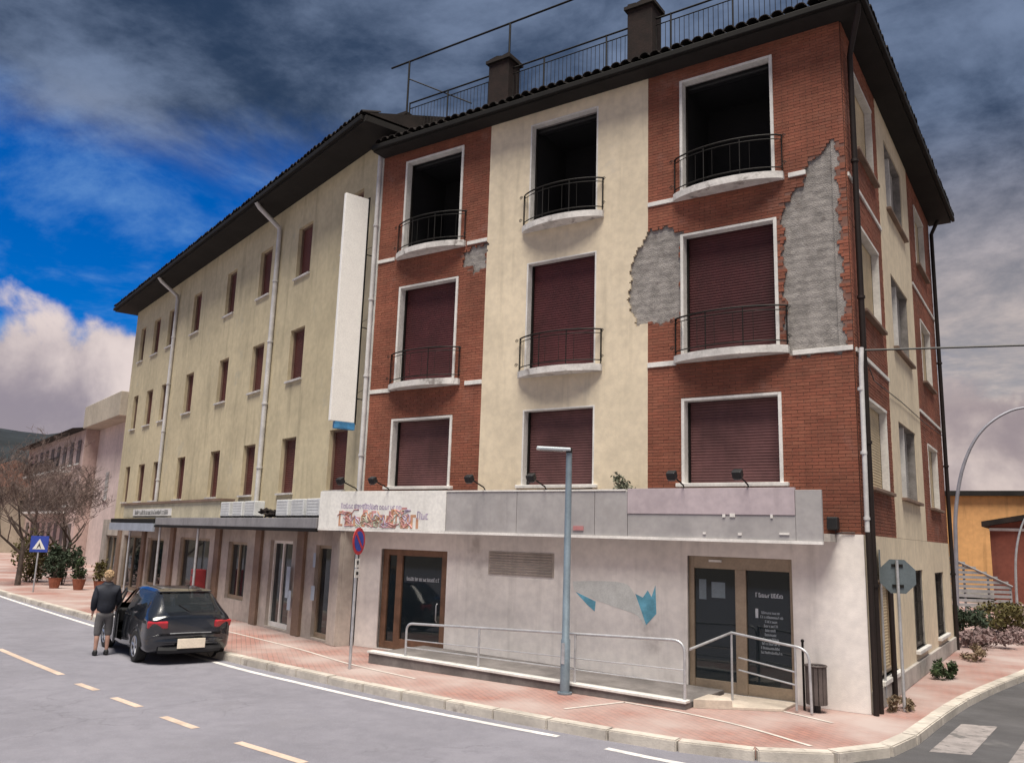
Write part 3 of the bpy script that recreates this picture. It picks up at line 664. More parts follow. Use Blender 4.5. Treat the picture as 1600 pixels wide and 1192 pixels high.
# drain pipes
def pipe(pts, r, mat, parent, name='drain_pipe', brackets=()):
    p = MB(); p.tube(pts, r, 10)
    for z in brackets: p.cyl((pts[-1][0], pts[-1][1], z), r * 1.35, 0.05, 10)
    return p.build(name, mat, parent, smooth=True)
pipe([(0.42, -0.35, ZE + 0.02), (0.40, -0.30, ZE - 0.12), (0.16, 0.16, ZE - 0.50), (0.125, 0.20, ZE - 0.65), (0.125, 0.20, 0.0)], 0.052, M['pipe'], bld, brackets=(2, 4.4, 7, 9.6))
pipe([(0.14, -0.045, 6.05), (0.12, -0.05, 5.7), (0.10, -0.05, 2.9)], 0.04, M['pipew'], bld, brackets=(3.1, 4.2, 5.3)); pipe([(0.11, -0.05, 2.9), (0.11, -0.05, 0.0)], 0.045, M['pipe'], bld)
e = TC((LC - 0.06, 0.10, 0)); pipe([(e[0] + .2, e[1], ZE + .02), (e[0], e[1], ZE - 0.4), (e[0], e[1], 0)], 0.055, M['pipe'], bld, brackets=(2, 5, 8))
e = TC((1.55, 0.14, 0)); pipe([(e[0], e[1], 2.25), (e[0], e[1], 0)], 0.045, M['pipe'], bld)
mt = part('meter_box', bld); MB(TA).box(-0.52, -0.34, 0.035, 0.20, 2.92, 3.14).build('housing', M['black'], mt, bevel=0.02)
x = MB(TA); x.tube([(-0.40, 0.12, 2.92), (-0.38, 0.14, 2.86), (-0.30, 0.06, 2.88), (-0.1, 0.05, 2.88)], 0.012, 6); x.build('wire', M['black'], mt)

# ------------------------------------------------------------ long yellow building, turned 17.8 degrees away
RB = R(-17.81)
blb = thing('yellow_building', 'long yellowish rendered building with brown shutters, receding along the street', 'building', (-WA, 0, 0), RB)
def TB(p): return (-p[0], -p[1], p[2])                                 # u runs left from the joint
def lb(u, n, z):                                                       # local point of the yellow building -> world
    c, s = math.cos(RB), math.sin(RB); x, y = -u, -n
    return Vector((-WA + c * x - s * y, s * x + c * y, z))
LB = 24.41; ZB = 12.95
colB = [(1.10, 2.15), (4.32, 5.34), (7.43, 8.43), (10.68, 11.63), (14.53, 15.50), (17.95, 18.85), (20.14, 21.14), (22.55, 23.35)]
rowB = ((3.70, 5.32), (7.05, 8.64), (10.28, 11.93)); holesB = [(a, c, *r) for a, c in colB for r in rowB]
sheet(TB, 0.02, LB, 2.9, ZB, holesB, 0.0, 0.22).build('wall', M['yellow'], blb)
MB(TB).box(LB - 0.2, LB - .003, -9, -0.24, 0, ZB).build('end_wall', M['yellow'], blb)
MB(TB).box(0.3, LB - .25, -9, -8.8, 0, ZB).build('rear_wall', M['yellow'], blb)
for z in (3.0, 6.2, 9.5): MB(TB).box(0.4, LB - .3, -8.7, -0.3, z - .3, z - .1).build('floor_slab', M['interior'], blb)
for a, c in colB:
    for z0, z1 in rowB:
        w = part('window', blb)
        slats(TB, a + 0.02, c - 0.02, z0, z1 + 0.0, -0.17, M['shutterb'], w)
        MB(TB).box(a - 0.06, c + 0.06, -0.16, 0.07, z0 - 0.05, z0 + 0.004).build('sill', M['balc'], w)
        f = MB(TB); f.box(a + .001, a + 0.045, -0.17, -0.11, z0, z1); f.box(c - 0.045, c - .001, -0.17, -0.11, z0, z1); f.box(a + 0.045, c - 0.045, -0.17, -0.11, z1 - 0.05, z1 - .001); f.build('frame', M['shopdk'], w)
# eaves and roof
rb = part('roof', blb); EB = 0.92
MB(TB).box(-0.55, LB + 0.62, -9.5, EB, ZB, ZB + 0.16).build('eaves_slab', M['soffit'], rb)
MB(TB).box(-0.45, LB + 0.64, EB, EB + 0.10, ZB + 0.04, ZB + 0.18).build('gutter', M['gutter'], rb, bevel=0.02)
b = MB(TB); b.add([(-0.55, EB, ZB + .22), (LB + .62, EB, ZB + .22), (LB - 3, -4, ZB + 1.7), (-.55, -4, ZB + 1.7), (LB + .62, -9.5, ZB + .22), (-.55, -9.5, ZB + .22)], [(0, 1, 2, 3), (1, 4, 2), (4, 5, 3, 2), (5, 0, 3)]); b.build('roof_plane', M['tile'], rb)
tilerow(rb, TB((LB + .6, EB + .03, ZB + .24)), TB((-0.5, EB + .03, ZB + .24)), 0)
def pipeB(u, zb, r=0.06):
    pipe([TB((u, EB + .02, ZB + .03)), TB((u, EB - .1, ZB - .12)), TB((u, 0.12, ZB - 0.62)), TB((u, 0.09, ZB - 0.8)), TB((u, 0.09, zb))], r, M['pipew'], blb, brackets=(4.5, 6.5, 8.5, 10.5))
pipeB(6.72, 3.0, 0.075); pipeB(17.55, 3.0, 0.07)
pipe([TB((0.10, 0.10, ZB - .1)), TB((0.10, 0.10, 3.0))], 0.055, M['pipew'], blb, brackets=(4.5, 6.5, 8.5, 10.5))
MB(TB).box(0.03, 0.36, 0.001, 0.025, 2.95, ZB - .02).build('quoin_strip', M['trim'], blb, label='whitish strip of render beside the brick building')
# ground floor shops stand 0.45 m forward under a thin canopy
NG = 0.45
shops = [(0.50, 1.52, 0.05, 2.30), (2.95, 4.45, 0.05, 2.36), (6.2, 7.75, 0.55, 2.25), (9.5, 12.6, 0.05, 2.30), (14.6, 16.7, 0.4, 2.2), (17.6, 20.4, 0.05, 2.25), (21.4, 23.6, 0.4, 2.2)]
sheet(TB, 0.0, LB, 0, 2.68, shops, NG, 0.3).build('shopfront_wall', M['shopst'], blb)
MB(TB).box(0.0, LB, -0.25, NG - 0.002, 2.69, 2.9).build('canopy_root', M['shopst'], blb)
for u in (0.25, 2.3, 5.2, 8.6, 13.4, 17.15, 21.0):
    MB(TB).box(u - 0.22, u + 0.22, NG - .01, NG + 0.09, 0, 2.66).build('pier', M['shopdk'] if u > 2 else M['shopst'], blb, bevel=0.01)
for k, (a, c, z0, z1) in enumerate(shops):
    w = part('shop_window', blb)
    f = MB(TB); fm = M['fas_t'] if k in (1,) else M['alu']
    f.box(a, a + .07, NG - .2, NG - .1, z0, z1); f.box(c - .07, c, NG - .2, NG - .1, z0, z1); f.box(a + .07, c - .07, NG - .2, NG - .1, z1 - .08, z1); f.box(a + .07, c - .07, NG - .2, NG - .1, z0, z0 + .12)
    if c - a > 1.3:
        mu = a + (c - a) * 0.55; f.box(mu - .04, mu + .04, NG - .2, NG - .1, z0 + .12, z1 - .08)
    f.build('frame', fm, w, bevel=0.005)
    MB(TB).box(a + .07, c - .07, NG - .16, NG - .15, z0 + .12, z1 - .08).build('pane', GL, w)
    MB(TB).box(a, c, NG - 1.4, NG - 1.35, 0, 2.4).build('back_panel', M['interior'], w)
NOTE2 = flat('pale_poster', (0.40, 0.47, 0.55), 0.8)
for u, z0, z1, wd in ((1.30, 1.75, 2.1, .14), (1.24, 0.95, 1.3, .2), (2.78, 0.9, 1.7, .22), (2.62, 0.6, 1.1, .2)):
    MB(TB).box(u, u + wd, NG + .092, NG + .097, z0, z1).build('poster', NOTE2, blb)
cn_ = MB(TB); cn_.box(-0.02, 13.2, NG - .3, 1.22, 2.70, 2.95); cn_.build('canopy', pm('canopy_grey', (0.25, 0.245, 0.255), 0.7, 0.12, 1.2, 0.2, 40, streak=0.4), blb, bevel=0.01)
MB(TB).box(-0.02, 13.2, 1.16, 1.24, 2.62, 2.695).build('canopy_lip', M['gutter'], blb)
for u in (8.75, 12.9, 16.9): pipe([TB((u, 1.1, 2.69)), TB((u, 1.1, 0.0))], 0.04, M['galv'], blb, 'canopy_post')
aw = part('awning', blb); BLUEG = pm('awning_blue_grey', (0.30, 0.335, 0.40), 0.6, 0.1, 2, 0.1, 30)
MB(TB).box(13.25, 19.6, NG, 1.24, 2.76, 2.92).build('cassette', M['gutter'], aw, bevel=0.02); MB(TB).box(13.25, 19.6, 1.19, 1.27, 2.46, 2.75).build('valance', BLUEG, aw)
sb = thing('sign_box', 'cream box with small faded dark lettering on the roof of the shop canopy', 'sign', lb(13.2, 0.8, 2.96), RB)
CRB = pm('sign_cream', (0.50, 0.45, 0.33), 0.8, 0.12, 1.5, 0.2, 30, streak=0.5)
b = MB(); b.box(-6.2, 5.4, -0.02, 0.35, 0.0, 0.52); b.build('box_body', CRB, sb, bevel=0.01); b = MB(); b.box(-6.3, 5.5, -0.08, 0.40, 0.52, 0.60); b.build('box_cap', M['shopdk'], sb)
b = MB(); b.box(-4.6, 0.5, -0.05, -0.022, 0.08, 0.34); b.build('name_board', M['fas_t'], sb)
glyphs(lambda p: (p[0], -p[1], p[2]), -4.3, 0.2, 0.13, 0.30, 0.051, M['black'], sb, random.Random(9))
# air conditioning units on the canopy
def acunit(label, u, w=0.74, h=0.46):
    t = thing('air_conditioner', label, 'air conditioner', lb(u, 0.95, 2.955), RB, 'air conditioners on the shop canopy')
    MB().box(-w / 2, w / 2, -0.15, 0.15, 0.05, h).build('casing', M['ac'], t, bevel=0.015)
    f = MB()
    for k in range(5): f.box(-w * .42, w * .42, -0.153, -0.1505, .10 + k * .075, .112 + k * .075)
    f.build('louvre', pm('fan_grey', (.36, .37, .38), .7), t)
    for sx in (-.3, .3): MB().box(sx - .03, sx + .03, -0.15, 0.15, 0, 0.05).build('foot', M['gutter'], t)
for lab, u in (('white air conditioner farthest left of the six on the shop canopy', 6.55), ('white air conditioner second from left on the shop canopy', 5.55), ('white air conditioner third from left on the shop canopy', 4.6),
               ('white air conditioner third from the brick building on the shop canopy', 2.35), ('white air conditioner second from the brick building on the shop canopy', 1.4), ('white air conditioner nearest the brick building on the shop canopy', 0.5)): acunit(lab, u)
rb_ = random.Random(3)
t = thing('broken_tile_heap', 'dark heap of broken tiles on the canopy between the air conditioners', 'rubble', lb(3.4, 0.95, 2.955), RB)
b = MB()
for i in range(26): b.obox((rb_.uniform(-.5, .5), rb_.uniform(-.15, .15), rb_.uniform(.02, .2)), rb_.uniform(.1, .3), rb_.uniform(.08, .2), 0.03, (rb_.uniform(-.6, .6), rb_.uniform(-.6, .6), rb_.uniform(0, 3)))
b.build('shards', M['tile'], t, kind='stuff')
rbx = thing('red_post_box', 'red box standing by the dark shop opening behind the car', 'box', lb(8.95, 0.9, 0), RB)
RED = pm('red_paint', (0.22, 0.025, 0.03), 0.5, 0.15, 4, 0.05, 30); MB().box(-.22, .22, -.18, .18, .5, 1.35).build('box_body', RED, rbx, bevel=0.03); MB().box(-.05, .05, -.05, .05, 0, .5).build('leg', M['gutter'], rbx); MB().box(-.14, .14, -.19, -.181, 1.15, 1.19).build('slot', M['black'], rbx)

# ------------------------------------------------------------ fascia sign along the brick building, on a thin canopy
MB(TA).box(-11.66, -0.40, 0.036, 0.46, 2.72, 2.85).build('canopy', M['concrete'], bld, label='thin concrete canopy over the shop doors')
fs_ = thing('fascia_sign', 'long grey and lilac shop fascia with a white scrawled panel at its left end', 'sign', (-6.0, -1.2, 3.1))
def TF(p): return (p[0] + 6.0, 1.2 - p[1], p[2] - 3.1)
MB(TF).box(-11.76, -7.98, 1.12, 1.20, 2.72, 3.56).build('sign_panel', pm('sign_white_panel', (0.74, 0.73, 0.70), .6, .06, 1.5, .1, 30, streak=.25), fs_, bevel=0.006, label='white panel with faded orange and purple scrawl')
rs = random.Random(21)
SCR = [flat('scrawl_orange', (0.50, 0.27, 0.17), var=.3), flat('scrawl_red', (0.48, 0.24, 0.24), var=.3), flat('scrawl_purple', (0.36, 0.30, 0.42), var=.3), flat('scrawl_green', (0.42, 0.43, 0.33), var=.3)]
for u0, u1, z0, z1, k in ((-11.05, -9.9, 3.17, 3.29, 2), (-10.6, -9.2, 3.15, 3.27, 2), (-11.1, -10.2, 2.77, 3.11, 0), (-10.9, -10.1, 2.80, 3.05, 1), (-10.35, -9.3, 2.76, 3.14, 1), (-10.15, -9.2, 2.84, 3.09, 0), (-9.5, -8.75, 2.75, 3.16, 0), (-9.2, -8.9, 2.80, 3.2, 1), (-10.7, -8.9, 2.78, 2.93, 3), (-8.75, -8.4, 2.95, 3.12, 2)):
    glyphs(TF, u0, u1, z0, z1, 1.2005 + 0.0006 * rs.random(), SCR[k], fs_, rs, 'scrawl')
for i in range(26):
    x, z = rs.uniform(-11.0, -8.9), rs.uniform(2.82, 3.08); b = MB(TF); pts = [(x, 1.204, z)]
    for _ in range(6): pts.append((pts[-1][0] + rs.uniform(-.12, .16), 1.204, min(3.14, max(2.77, pts[-1][2] + rs.uniform(-.14, .14)))))
    b.tube(catmull(pts, 4), .012, 4); b.build('scrawl', SCR[rs.choice((0, 0, 1, 1, 2, 3))], fs_)
for u0, u1 in ((-7.97, -6.2), (-6.19, -4.45), (-4.44, -3.77)): MB(TF).box(u0, u1, 1.12, 1.19, 2.72, 3.53).build('sign_panel', M['fas_g'], fs_, bevel=0.005)
MB(TF).box(-3.76, -0.76, 1.12, 1.205, 3.12, 3.57).build('sign_panel', M['fas_l'], fs_, bevel=0.005, label='faded lilac panel at the upper right')
MB(TF).box(-3.76, -0.76, 1.12, 1.19, 2.72, 3.118).build('sign_panel', M['fas_g'], fs_, bevel=0.005); MB(TF).box(-0.755, -0.34, 1.12, 1.19, 2.72, 3.53).build('sign_panel', M['fas_g'], fs_, bevel=0.005)
MB(TF).box(-7.97, -0.34, 1.13, 1.215, 2.665, 2.718).build('trim_strip', M['fas_t'], fs_); MB(TF).box(-11.76, -7.98, 1.13, 1.21, 2.665, 2.718).build('trim_strip', M['fas_t'], fs_)
MB(TF).box(-7.97, -3.8, 1.115, 1.205, 3.532, 3.56).build('trim_strip', M['fas_t'], fs_)
for u, z, w, h in ((-1.95, 3.10, .05, .05), (-1.80, 3.11, .09, .06), (-1.14, 3.10, .04, .06), (-4.78, 2.84, .22, .08), (-2.3, 2.80, .05, .03), (-1.68, 2.80, .06, .04), (-0.94, 2.82, .16, .03)):
    MB(TF).box(u - w / 2, u + w / 2, 1.192, 1.209, z - h / 2, z + h / 2).build('peeled_spot', M['fas_t'] if u != -4.78 else flat('faded_red', (0.5, 0.22, 0.22)), fs_)
for u in (-10.9, -9.0, -6.9, -4.9, -2.9, -1.0): MB(TF).box(u - .03, u + .03, 0.06, 1.12, 3.30, 3.36).build('stay', M['gutter'], fs_)
# floodlights on arms
def flood(x, label):
    t = thing('floodlight', label, 'floodlight', (x, -1.16, 3.56), 0, 'floodlights above the fascia sign')
    a = MB(); a.tube([(0, 0, 0), (0.0, -0.06, 0.06), (0.0, -0.5, 0.19)], 0.014, 6); a.build('arm', M['iron'], t)
    a = MB(); a.obox((0, -0.56, 0.20), 0.16, 0.14, 0.13, (0.5, 0, 0)); a.build('lamp_head', M['black'], t, bevel=0.02); a = MB(); a.obox((0, -0.53, 0.128), 0.13, 0.10, 0.012, (0.5, 0, 0)); a.build('lens', glassm('lens', (.2, .2, .2), .1, .1), t)
for x, l in ((-10.60, 'black floodlight farthest left above the scrawled white panel'), (-9.62, 'black floodlight second from left above the scrawled white panel'), (-7.0, 'black floodlight above the join of white and grey fascia'),
             (-5.53, 'black floodlight in front of the middle first floor window'), (-2.67, 'black floodlight above the lilac panel, left of the pair'), (-1.52, 'black floodlight above the lilac panel, right of the pair')): flood(x, l)
b = MB(TA); b.tube([(-9.7, 0.3, 3.62), (-9.0, 0.6, 3.60), (-8.2, 0.9, 3.61)], 0.012, 6); b.tube([(-6.1, .6, 3.6), (-5, .9, 3.59), (-4.6, 1.0, 3.6)], .01, 6)
tag(b.build('loose_cable', M['iron']), 'dark loose cable lying along the top of the fascia', 'cable')

# ------------------------------------------------------------ tall blank projecting sign at the joint
o_ = lb(0.30, 0.0, 5.2); bs = thing('projecting_sign', 'tall blank white projecting sign at the joint of the two buildings', 'sign', o_, RB)
BLK = flat('blank_white', (0.88, 0.87, 0.83), 0.5, var=0.03)
MB().box(-0.055, 0.055, -0.93, -0.27, 0.12, 6.05).build('panel', BLK, bs, bevel=0.01)
MB().box(-0.07, 0.07, -0.265, -0.235, 0.08, 6.1).build('edge_profile', M['gutter'], bs); MB().box(-0.06, 0.06, -0.80, -0.25, -0.06, 0.115).build('transformer_box', pm('small_blue_sign', (.06, .22, .42), .5, .3, 8, .05, 30), bs, bevel=0.01)
for z in (0.75, 2.6, 4.55):
    a = MB(); a.tube([(0, -0.25, z), (0.05, 0.02, z - 0.02)], 0.014, 6); a.tube([(0, -0.25, z + .12), (0.03, 0.02, z + .3)], 0.006, 5); a.build('bracket', M['iron'], bs)

# ------------------------------------------------------------ access ramp and its railings
rp = thing('access_ramp', 'low concrete access ramp with a pale edge along the shop wall', 'ramp')
b = MB(); b.add([(-9.35, -1.80, 0), (-2.42, -1.80, 0), (-2.42, -0.04, 0), (-9.35, -0.04, 0), (-9.35, -1.80, 0.20), (-2.42, -1.80, 0.09), (-2.42, -0.04, 0.09), (-9.35, -0.04, 0.20)], [(0, 3, 2, 1), (4, 5, 6, 7), (0, 1, 5, 4), (1, 2, 6, 5), (2, 3, 7, 6), (3, 0, 4, 7)])
b.build('ramp_body', pm('ramp_dark', (0.17, 0.155, 0.15), 0.9, 0.25, 2, 0.4, 40), rp)
b = MB(); b.add([(-9.38, -1.83, .2), (-2.40, -1.83, .09), (-2.40, -1.63, .09), (-9.38, -1.63, .2), (-9.38, -1.83, .245), (-2.40, -1.83, .135), (-2.40, -1.63, .135), (-9.38, -1.63, .245)], [(0, 3, 2, 1), (4, 5, 6, 7), (0, 1, 5, 4), (1, 2, 6, 5), (2, 3, 7, 6), (3, 0, 4, 7)]); b.build('edge_coping', M['trim'], rp, bevel=0.008)
st = MB(); st.prism([(-2.38, -1.55), (-1.15, -0.80), (-1.15, -0.04), (-2.38, -0.04)], 0.0, 0.035, 'z'); st.prism([(-2.38, -1.55), (-1.85, -1.22), (-2.0, -0.9), (-2.38, -0.9)], 0.036, 0.13, 'z')
tag(st.build('door_step', pm('step_stone', (0.52, 0.45, 0.38), 0.85, 0.12, 2, 0.2, 40)), 'pale wedge-shaped step before the double glass door', 'step')
def rcorner(a, c, d, r, n=6):
    a, c, d = Vector(a), Vector(c), Vector(d); u = (a - c).normalized(); v = (d - c).normalized(); p, q = c + u * r, c + v * r
    return [p * (1 - t) ** 2 + c * 2 * t * (1 - t) + q * t ** 2 for t in [i / n for i in range(n + 1)]]
r1 = thing('ramp_railing', 'long tubular galvanised railing with two thin bars along the ramp', 'railing')
def y1(x): return -1.73
zt = lambda x: 0.86 + (x + 8.3) / 5.9 * 0.2; zr = lambda x: 0.24 - (x + 9.35) / 6.95 * 0.11
b = MB(); xa, xb = -8.42, -2.45
b.tube([(xa, -1.73, zr(xa) - .05), (xa, -1.73, zt(xa) - 0.16)] + rcorner((xa, -1.73, zt(xa) - .2), (xa, -1.73, zt(xa)), (xa + 1, -1.73, zt(xa + 1)), 0.15) + [(-5.5, -1.73, zt(-5.5))] + rcorner((xb - 1, -1.73, zt(xb - 1)), (xb, -1.73, zt(xb)), (xb, -1.73, 0.4), 0.22) + [(xb, -1.73, 0.02)], 0.024, 10); b.build('top_rail', M['galv'], r1, smooth=True)
for x in (-6.6, -4.5):
    b = MB(); b.tube([(x, -1.73, 0.0), (x, -1.73, zt(x))], 0.022, 8); b.build('post', M['galv'], r1, smooth=True)
for f in (0.5, 0.27):
    b = MB(); b.tube([(xa, -1.73, zr(xa) + (zt(xa) - zr(xa)) * f), (xb, -1.73, zr(xb) + (zt(xb) - zr(xb)) * f)], 0.011, 6); b.build('mid_bar', M['galv'], r1)
r2 = thing('step_railing', 'bent galvanised handrail in front of the double glass door', 'railing')
A_, B_, C_ = Vector((-2.36, -1.73, 0.93)), Vector((-2.06, -0.62, 1.14)), Vector((-0.96, -0.72, 1.02))
b = MB(); b.tube([A_, B_], 0.022, 10); b.tube([B_] + [C_ + (B_ - C_).normalized() * .2] + rcorner(C_ + (B_ - C_).normalized() * .2, C_ + Vector((.22, -.02, -.02)), C_ + Vector((.24, -.02, -.5)), .2) + [C_ + Vector((.24, -.02, -1.0))], 0.022, 10); b.build('top_rail', M['galv'], r2, smooth=True)
for p in (B_, C_ + Vector((.0, 0, 0))):
    b = MB(); b.tube([(p.x, p.y, 0.03), p], 0.02, 8); b.build('post', M['galv'], r2, smooth=True)
for dz_ in (0.40, 0.60):
    b = MB(); b.tube([B_ + Vector((0.12, 0, -dz_)), C_ + Vector((0, 0, -dz_))], 0.014, 8); b.build('mid_bar', M['galv'], r2)
bn_ = thing('litter_bin', 'brown slatted litter bin against the pale wall by the railing', 'bin', (-0.72, -0.42, 0))
BR = pm('bin_brown', (0.10, 0.082, 0.078), 0.6, 0.2, 4, 0.1, 30)
for k in range(14):
    a = 2 * math.pi * k / 14; MB().obox((0.155 * math.cos(a), 0.155 * math.sin(a), 0.42), 0.02, 0.06, 0.60, (0, 0, a)).build('slat', BR, bn_)
b = MB(); b.cyl((0, 0, 0.14), 0.14, 0.56, 16); b.build('liner', M['black'], bn_); b = MB(); b.tube([(0.17 * math.cos(a * math.pi / 12), 0.17 * math.sin(a * math.pi / 12), 0.72) for a in range(25)], 0.014, 6); b.build('rim', BR, bn_)
b = MB(); b.tube([(-.20, 0.0, 0), (-.20, 0.0, 1.08)], 0.02, 8); b.ball((-.20, 0, 1.09), .03); b.build('post', M['iron'], bn_); b = MB(); b.cyl((0, 0, 0), 0.06, 0.14, 10); b.build('base', M['black'], bn_)

# ------------------------------------------------------------ street furniture
lp = thing('street_lamp', 'blue-grey street lamp with a flat head in front of the fascia', 'street lamp', (-4.57, -1.95, 0))
b = MB(); b.tube([(0, 0, 0), (0, 0, 0.9), (0, 0, 0.92), (0, 0, 4.2)], [0.085, 0.083, 0.068, 0.055], 14); b.build('pole', M['lamp'], lp, smooth=True)
b = MB(); b.cyl((0, 0, 0), 0.13, 0.03, 16); b.build('base_plate', M['lamp'], lp); MB().box(-0.03, 0.03, -0.088, -0.08, 0.5, 0.85).build('service_door', M['galv'], lp)
b = MB(); b.obox((-0.23, -0.17, 4.235), 0.62, 0.20, 0.055, (0, 0.02, R(34.3))); b.build('lamp_head', pm('lamp_light', (0.52, 0.58, 0.62), .4, .08, 3, .05, 30, metal=.3), lp, bevel=0.015); b = MB(); b.obox((-0.27, -0.19, 4.203), 0.42, 0.14, 0.01, (0, 0.02, R(34.3))); b.build('diffuser', glassm('diffuser', (.3, .32, .33), .2, .1), lp)
b = MB(); b.cyl((0, 0, 4.17), 0.06, 0.09, 12); b.build('spigot', M['black'], lp)
REDS = flat('sign_red', (0.50, 0.04, 0.05)); BLUES = flat('sign_blue', (0.035, 0.07, 0.38)); WHS = flat('sign_white', (0.75, 0.75, 0.72))
npk = thing('no_parking_sign', 'round red and blue no parking sign with two small plates on a grey pole', 'sign', (-9.03, -2.62, 0), R(108))
b = MB(); b.tube([(0, 0.03, 0), (0, 0.03, 2.75)], 0.03, 10); b.build('pole', M['galv'], npk, smooth=True)
b = MB(); b.cyl((0, 0, 2.46), 0.27, 0.012, 28, 'y'); b.build('disc', REDS, npk); b = MB(); b.cyl((0, -0.004, 2.46), 0.20, 0.004, 28, 'y'); b.build('disc_centre', BLUES, npk)
b = MB(); b.obox((0, -0.007, 2.46), 0.42, 0.004, 0.055, (0, R(45), 0)); b.build('slash', REDS, npk)
for z in (2.03, 1.83):
    MB().box(-0.10, 0.10, 0, 0.008, z - 0.085, z + 0.085).build('plate', WHS, npk)
a = MB(); a.prism([(-.03, 2.0), (.03, 2.0), (.03, 2.05), (.06, 2.05), (0, 2.09), (-.06, 2.05), (-.03, 2.05)], -.004, -.001); a.build('arrow', M['black'], npk)
a = MB(); a.prism([(-.05, 1.80), (.05, 1.80), (.05, 1.86), (-.05, 1.86)], -.004, -.001); a.build('symbol', M['black'], npk)
stp = thing('stop_sign', 'octagonal sign seen from its grey back on a pole by the side wall', 'sign', (0.40, 0.7, 0), R(9))
BACK = pm('sign_back', (0.14, 0.17, 0.185), .5, .1, 3, .05, 30, metal=.3)
b = MB(); b.prism([(0.305 * math.cos(R(22.5 + 45 * k)), 2.18 + 0.305 * math.sin(R(22.5 + 45 * k))) for k in range(8)], -0.005, 0.005); b.build('plate', BACK, stp)
b = MB(); b.prism([(0.305 * math.cos(R(22.5 + 45 * k)), 2.18 + 0.305 * math.sin(R(22.5 + 45 * k))) for k in range(8)], 0.006, 0.009); b.build('face', REDS, stp)
b = MB(); b.tube([(0, -0.035, 0), (0, -0.035, 2.45)], 0.028, 10); b.build('pole', M['galv'], stp, smooth=True)
for z in (2.02, 2.36): MB().box(-.09, .09, -.02, -.006, z - .025, z + .025).build('clamp', M['gutter'], stp)
tb = thing('street_name_plate', 'narrow grey-blue plate edge-on beside the octagonal sign', 'sign', (0.12, 0.95, 0), R(10)); MB().box(-0.05, -0.03, -0.25, 0.25, 2.05, 2.62).build('plate', BACK, tb); b = MB(); b.tube([(-.04, 0, 0), (-.04, 0, 2.05)], .02, 8); b.build('pole', M['galv'], tb)
cw = thing('crossing_sign', 'square blue pedestrian crossing sign at the far left', 'sign', (-30.9, 2.2, 0), R(63))
b = MB(); b.tube([(0, .03, 0), (0, .03, 2.15)], .03, 8); b.build('pole', M['galv'], cw); MB().box(-.31, .31, -.006, .006, 1.52, 2.14).build('plate', BLUES, cw)
b = MB(); b.prism([(-.22, 1.63), (.22, 1.63), (0, 2.03)], -.012, -.008); b.build('triangle', WHS, cw); b = MB(); b.prism([(-.06, 1.66), (.0, 1.76), (.06, 1.66), (.08, 1.66), (.03, 1.80), (.0, 1.9), (-.03, 1.80), (-.08, 1.66)], -.016, -.013); b.build('walking_figure', M['black'], cw)
# overhead cable from the corner to the right
b = MB(); P0 = Vector((0.18, 0.05, 6.02)); P1 = Vector((19, 2.6, 6.15)); b.tube([P0 + (P1 - P0) * (i / 24) + Vector((0, 0, -0.28 * math.sin(math.pi * i / 24))) for i in range(25)], 0.018, 6)
tag(b.build('overhead_cable', M['black']), 'black overhead cable running right from the brick corner', 'cable')
b = MB(TC); b.tube([(0.1, 0.14, 6.0), (1.4, 0.07, 5.72), (4.5, 0.06, 5.80), (8, .06, 5.80), (LC, .06, 5.9)], 0.01, 5); tag(b.build('wall_cable', M['black']), 'thin dark cable clipped along the side street wall', 'cable')
# terrace railing and pergola frame on the roof
tr = thing('terrace_railing', 'dark iron terrace railing behind the roof edge of the brick building', 'railing', (-WA, 0.5, 12.95))
b = MB()
for z, r_ in ((1.18, .022), (1.02, .013), (.15, .013)): b.tube([(0.3, 0, z), (11.2, 0, z)], r_, 6)
b.build('rails', M['iron'], tr)
for x in (0.3, 1.62, 3.0, 4.6, 6.3, 7.9, 9.3, 11.2): b = MB(); b.tube([(x, 0, 0), (x, 0, 1.2)], .02, 6); b.build('post', M['iron'], tr)
b = MB()
for i in range(98): b.tube([(0.4 + i * .11, 0, .15), (0.4 + i * .11, 0, 1.02)], .0075, 4)
b.build('balusters', M['iron'], tr)
pg = thing('roof_frame', 'dark iron frame with a long top bar above the terrace railing', 'frame', (-WA, 0.5, 12.95))
b = MB(); b.tube([(-.46, 0, 2.46), (5.4, 0, 2.46), (11, 0, 2.5)], .026, 6); b.build('top_bar', M['iron'], pg)
for x, z0 in ((.2, 0), (3.55, 1.3), (7.4, 1.3)): b = MB(); b.tube([(x, 0, z0), (x, 0, 2.46)], .028, 6); b.build('post', M['iron'], pg)
b = MB(); b.tube([(.22, 0, 1.93), (2.4, .02, .6)], .018, 6); b.build('brace', M['iron'], pg)


# ------------------------------------------------------------ parked car, left front door ajar
HD = math.atan2(0.306, -0.952)
car = thing('parked_car', 'dark hatchback with a blank pale number plate parked at the kerb', 'car', (-13.10, -3.68, ZR), HD)
PAINT = pm('car_paint', (0.012, 0.014, 0.019), 0.18, 0.1, 2, 0.0, 30, coat=1.0, spec=0.6)
CGL = glassm('car_glass', (0.03, 0.035, 0.04), 0.02, 0.35)
TYRE = flat('tyre', (0.02, 0.02, 0.02), .85); RIM = pm('rim', (0.45, 0.46, 0.48), .35, .1, 6, .05, 40, metal=.8)
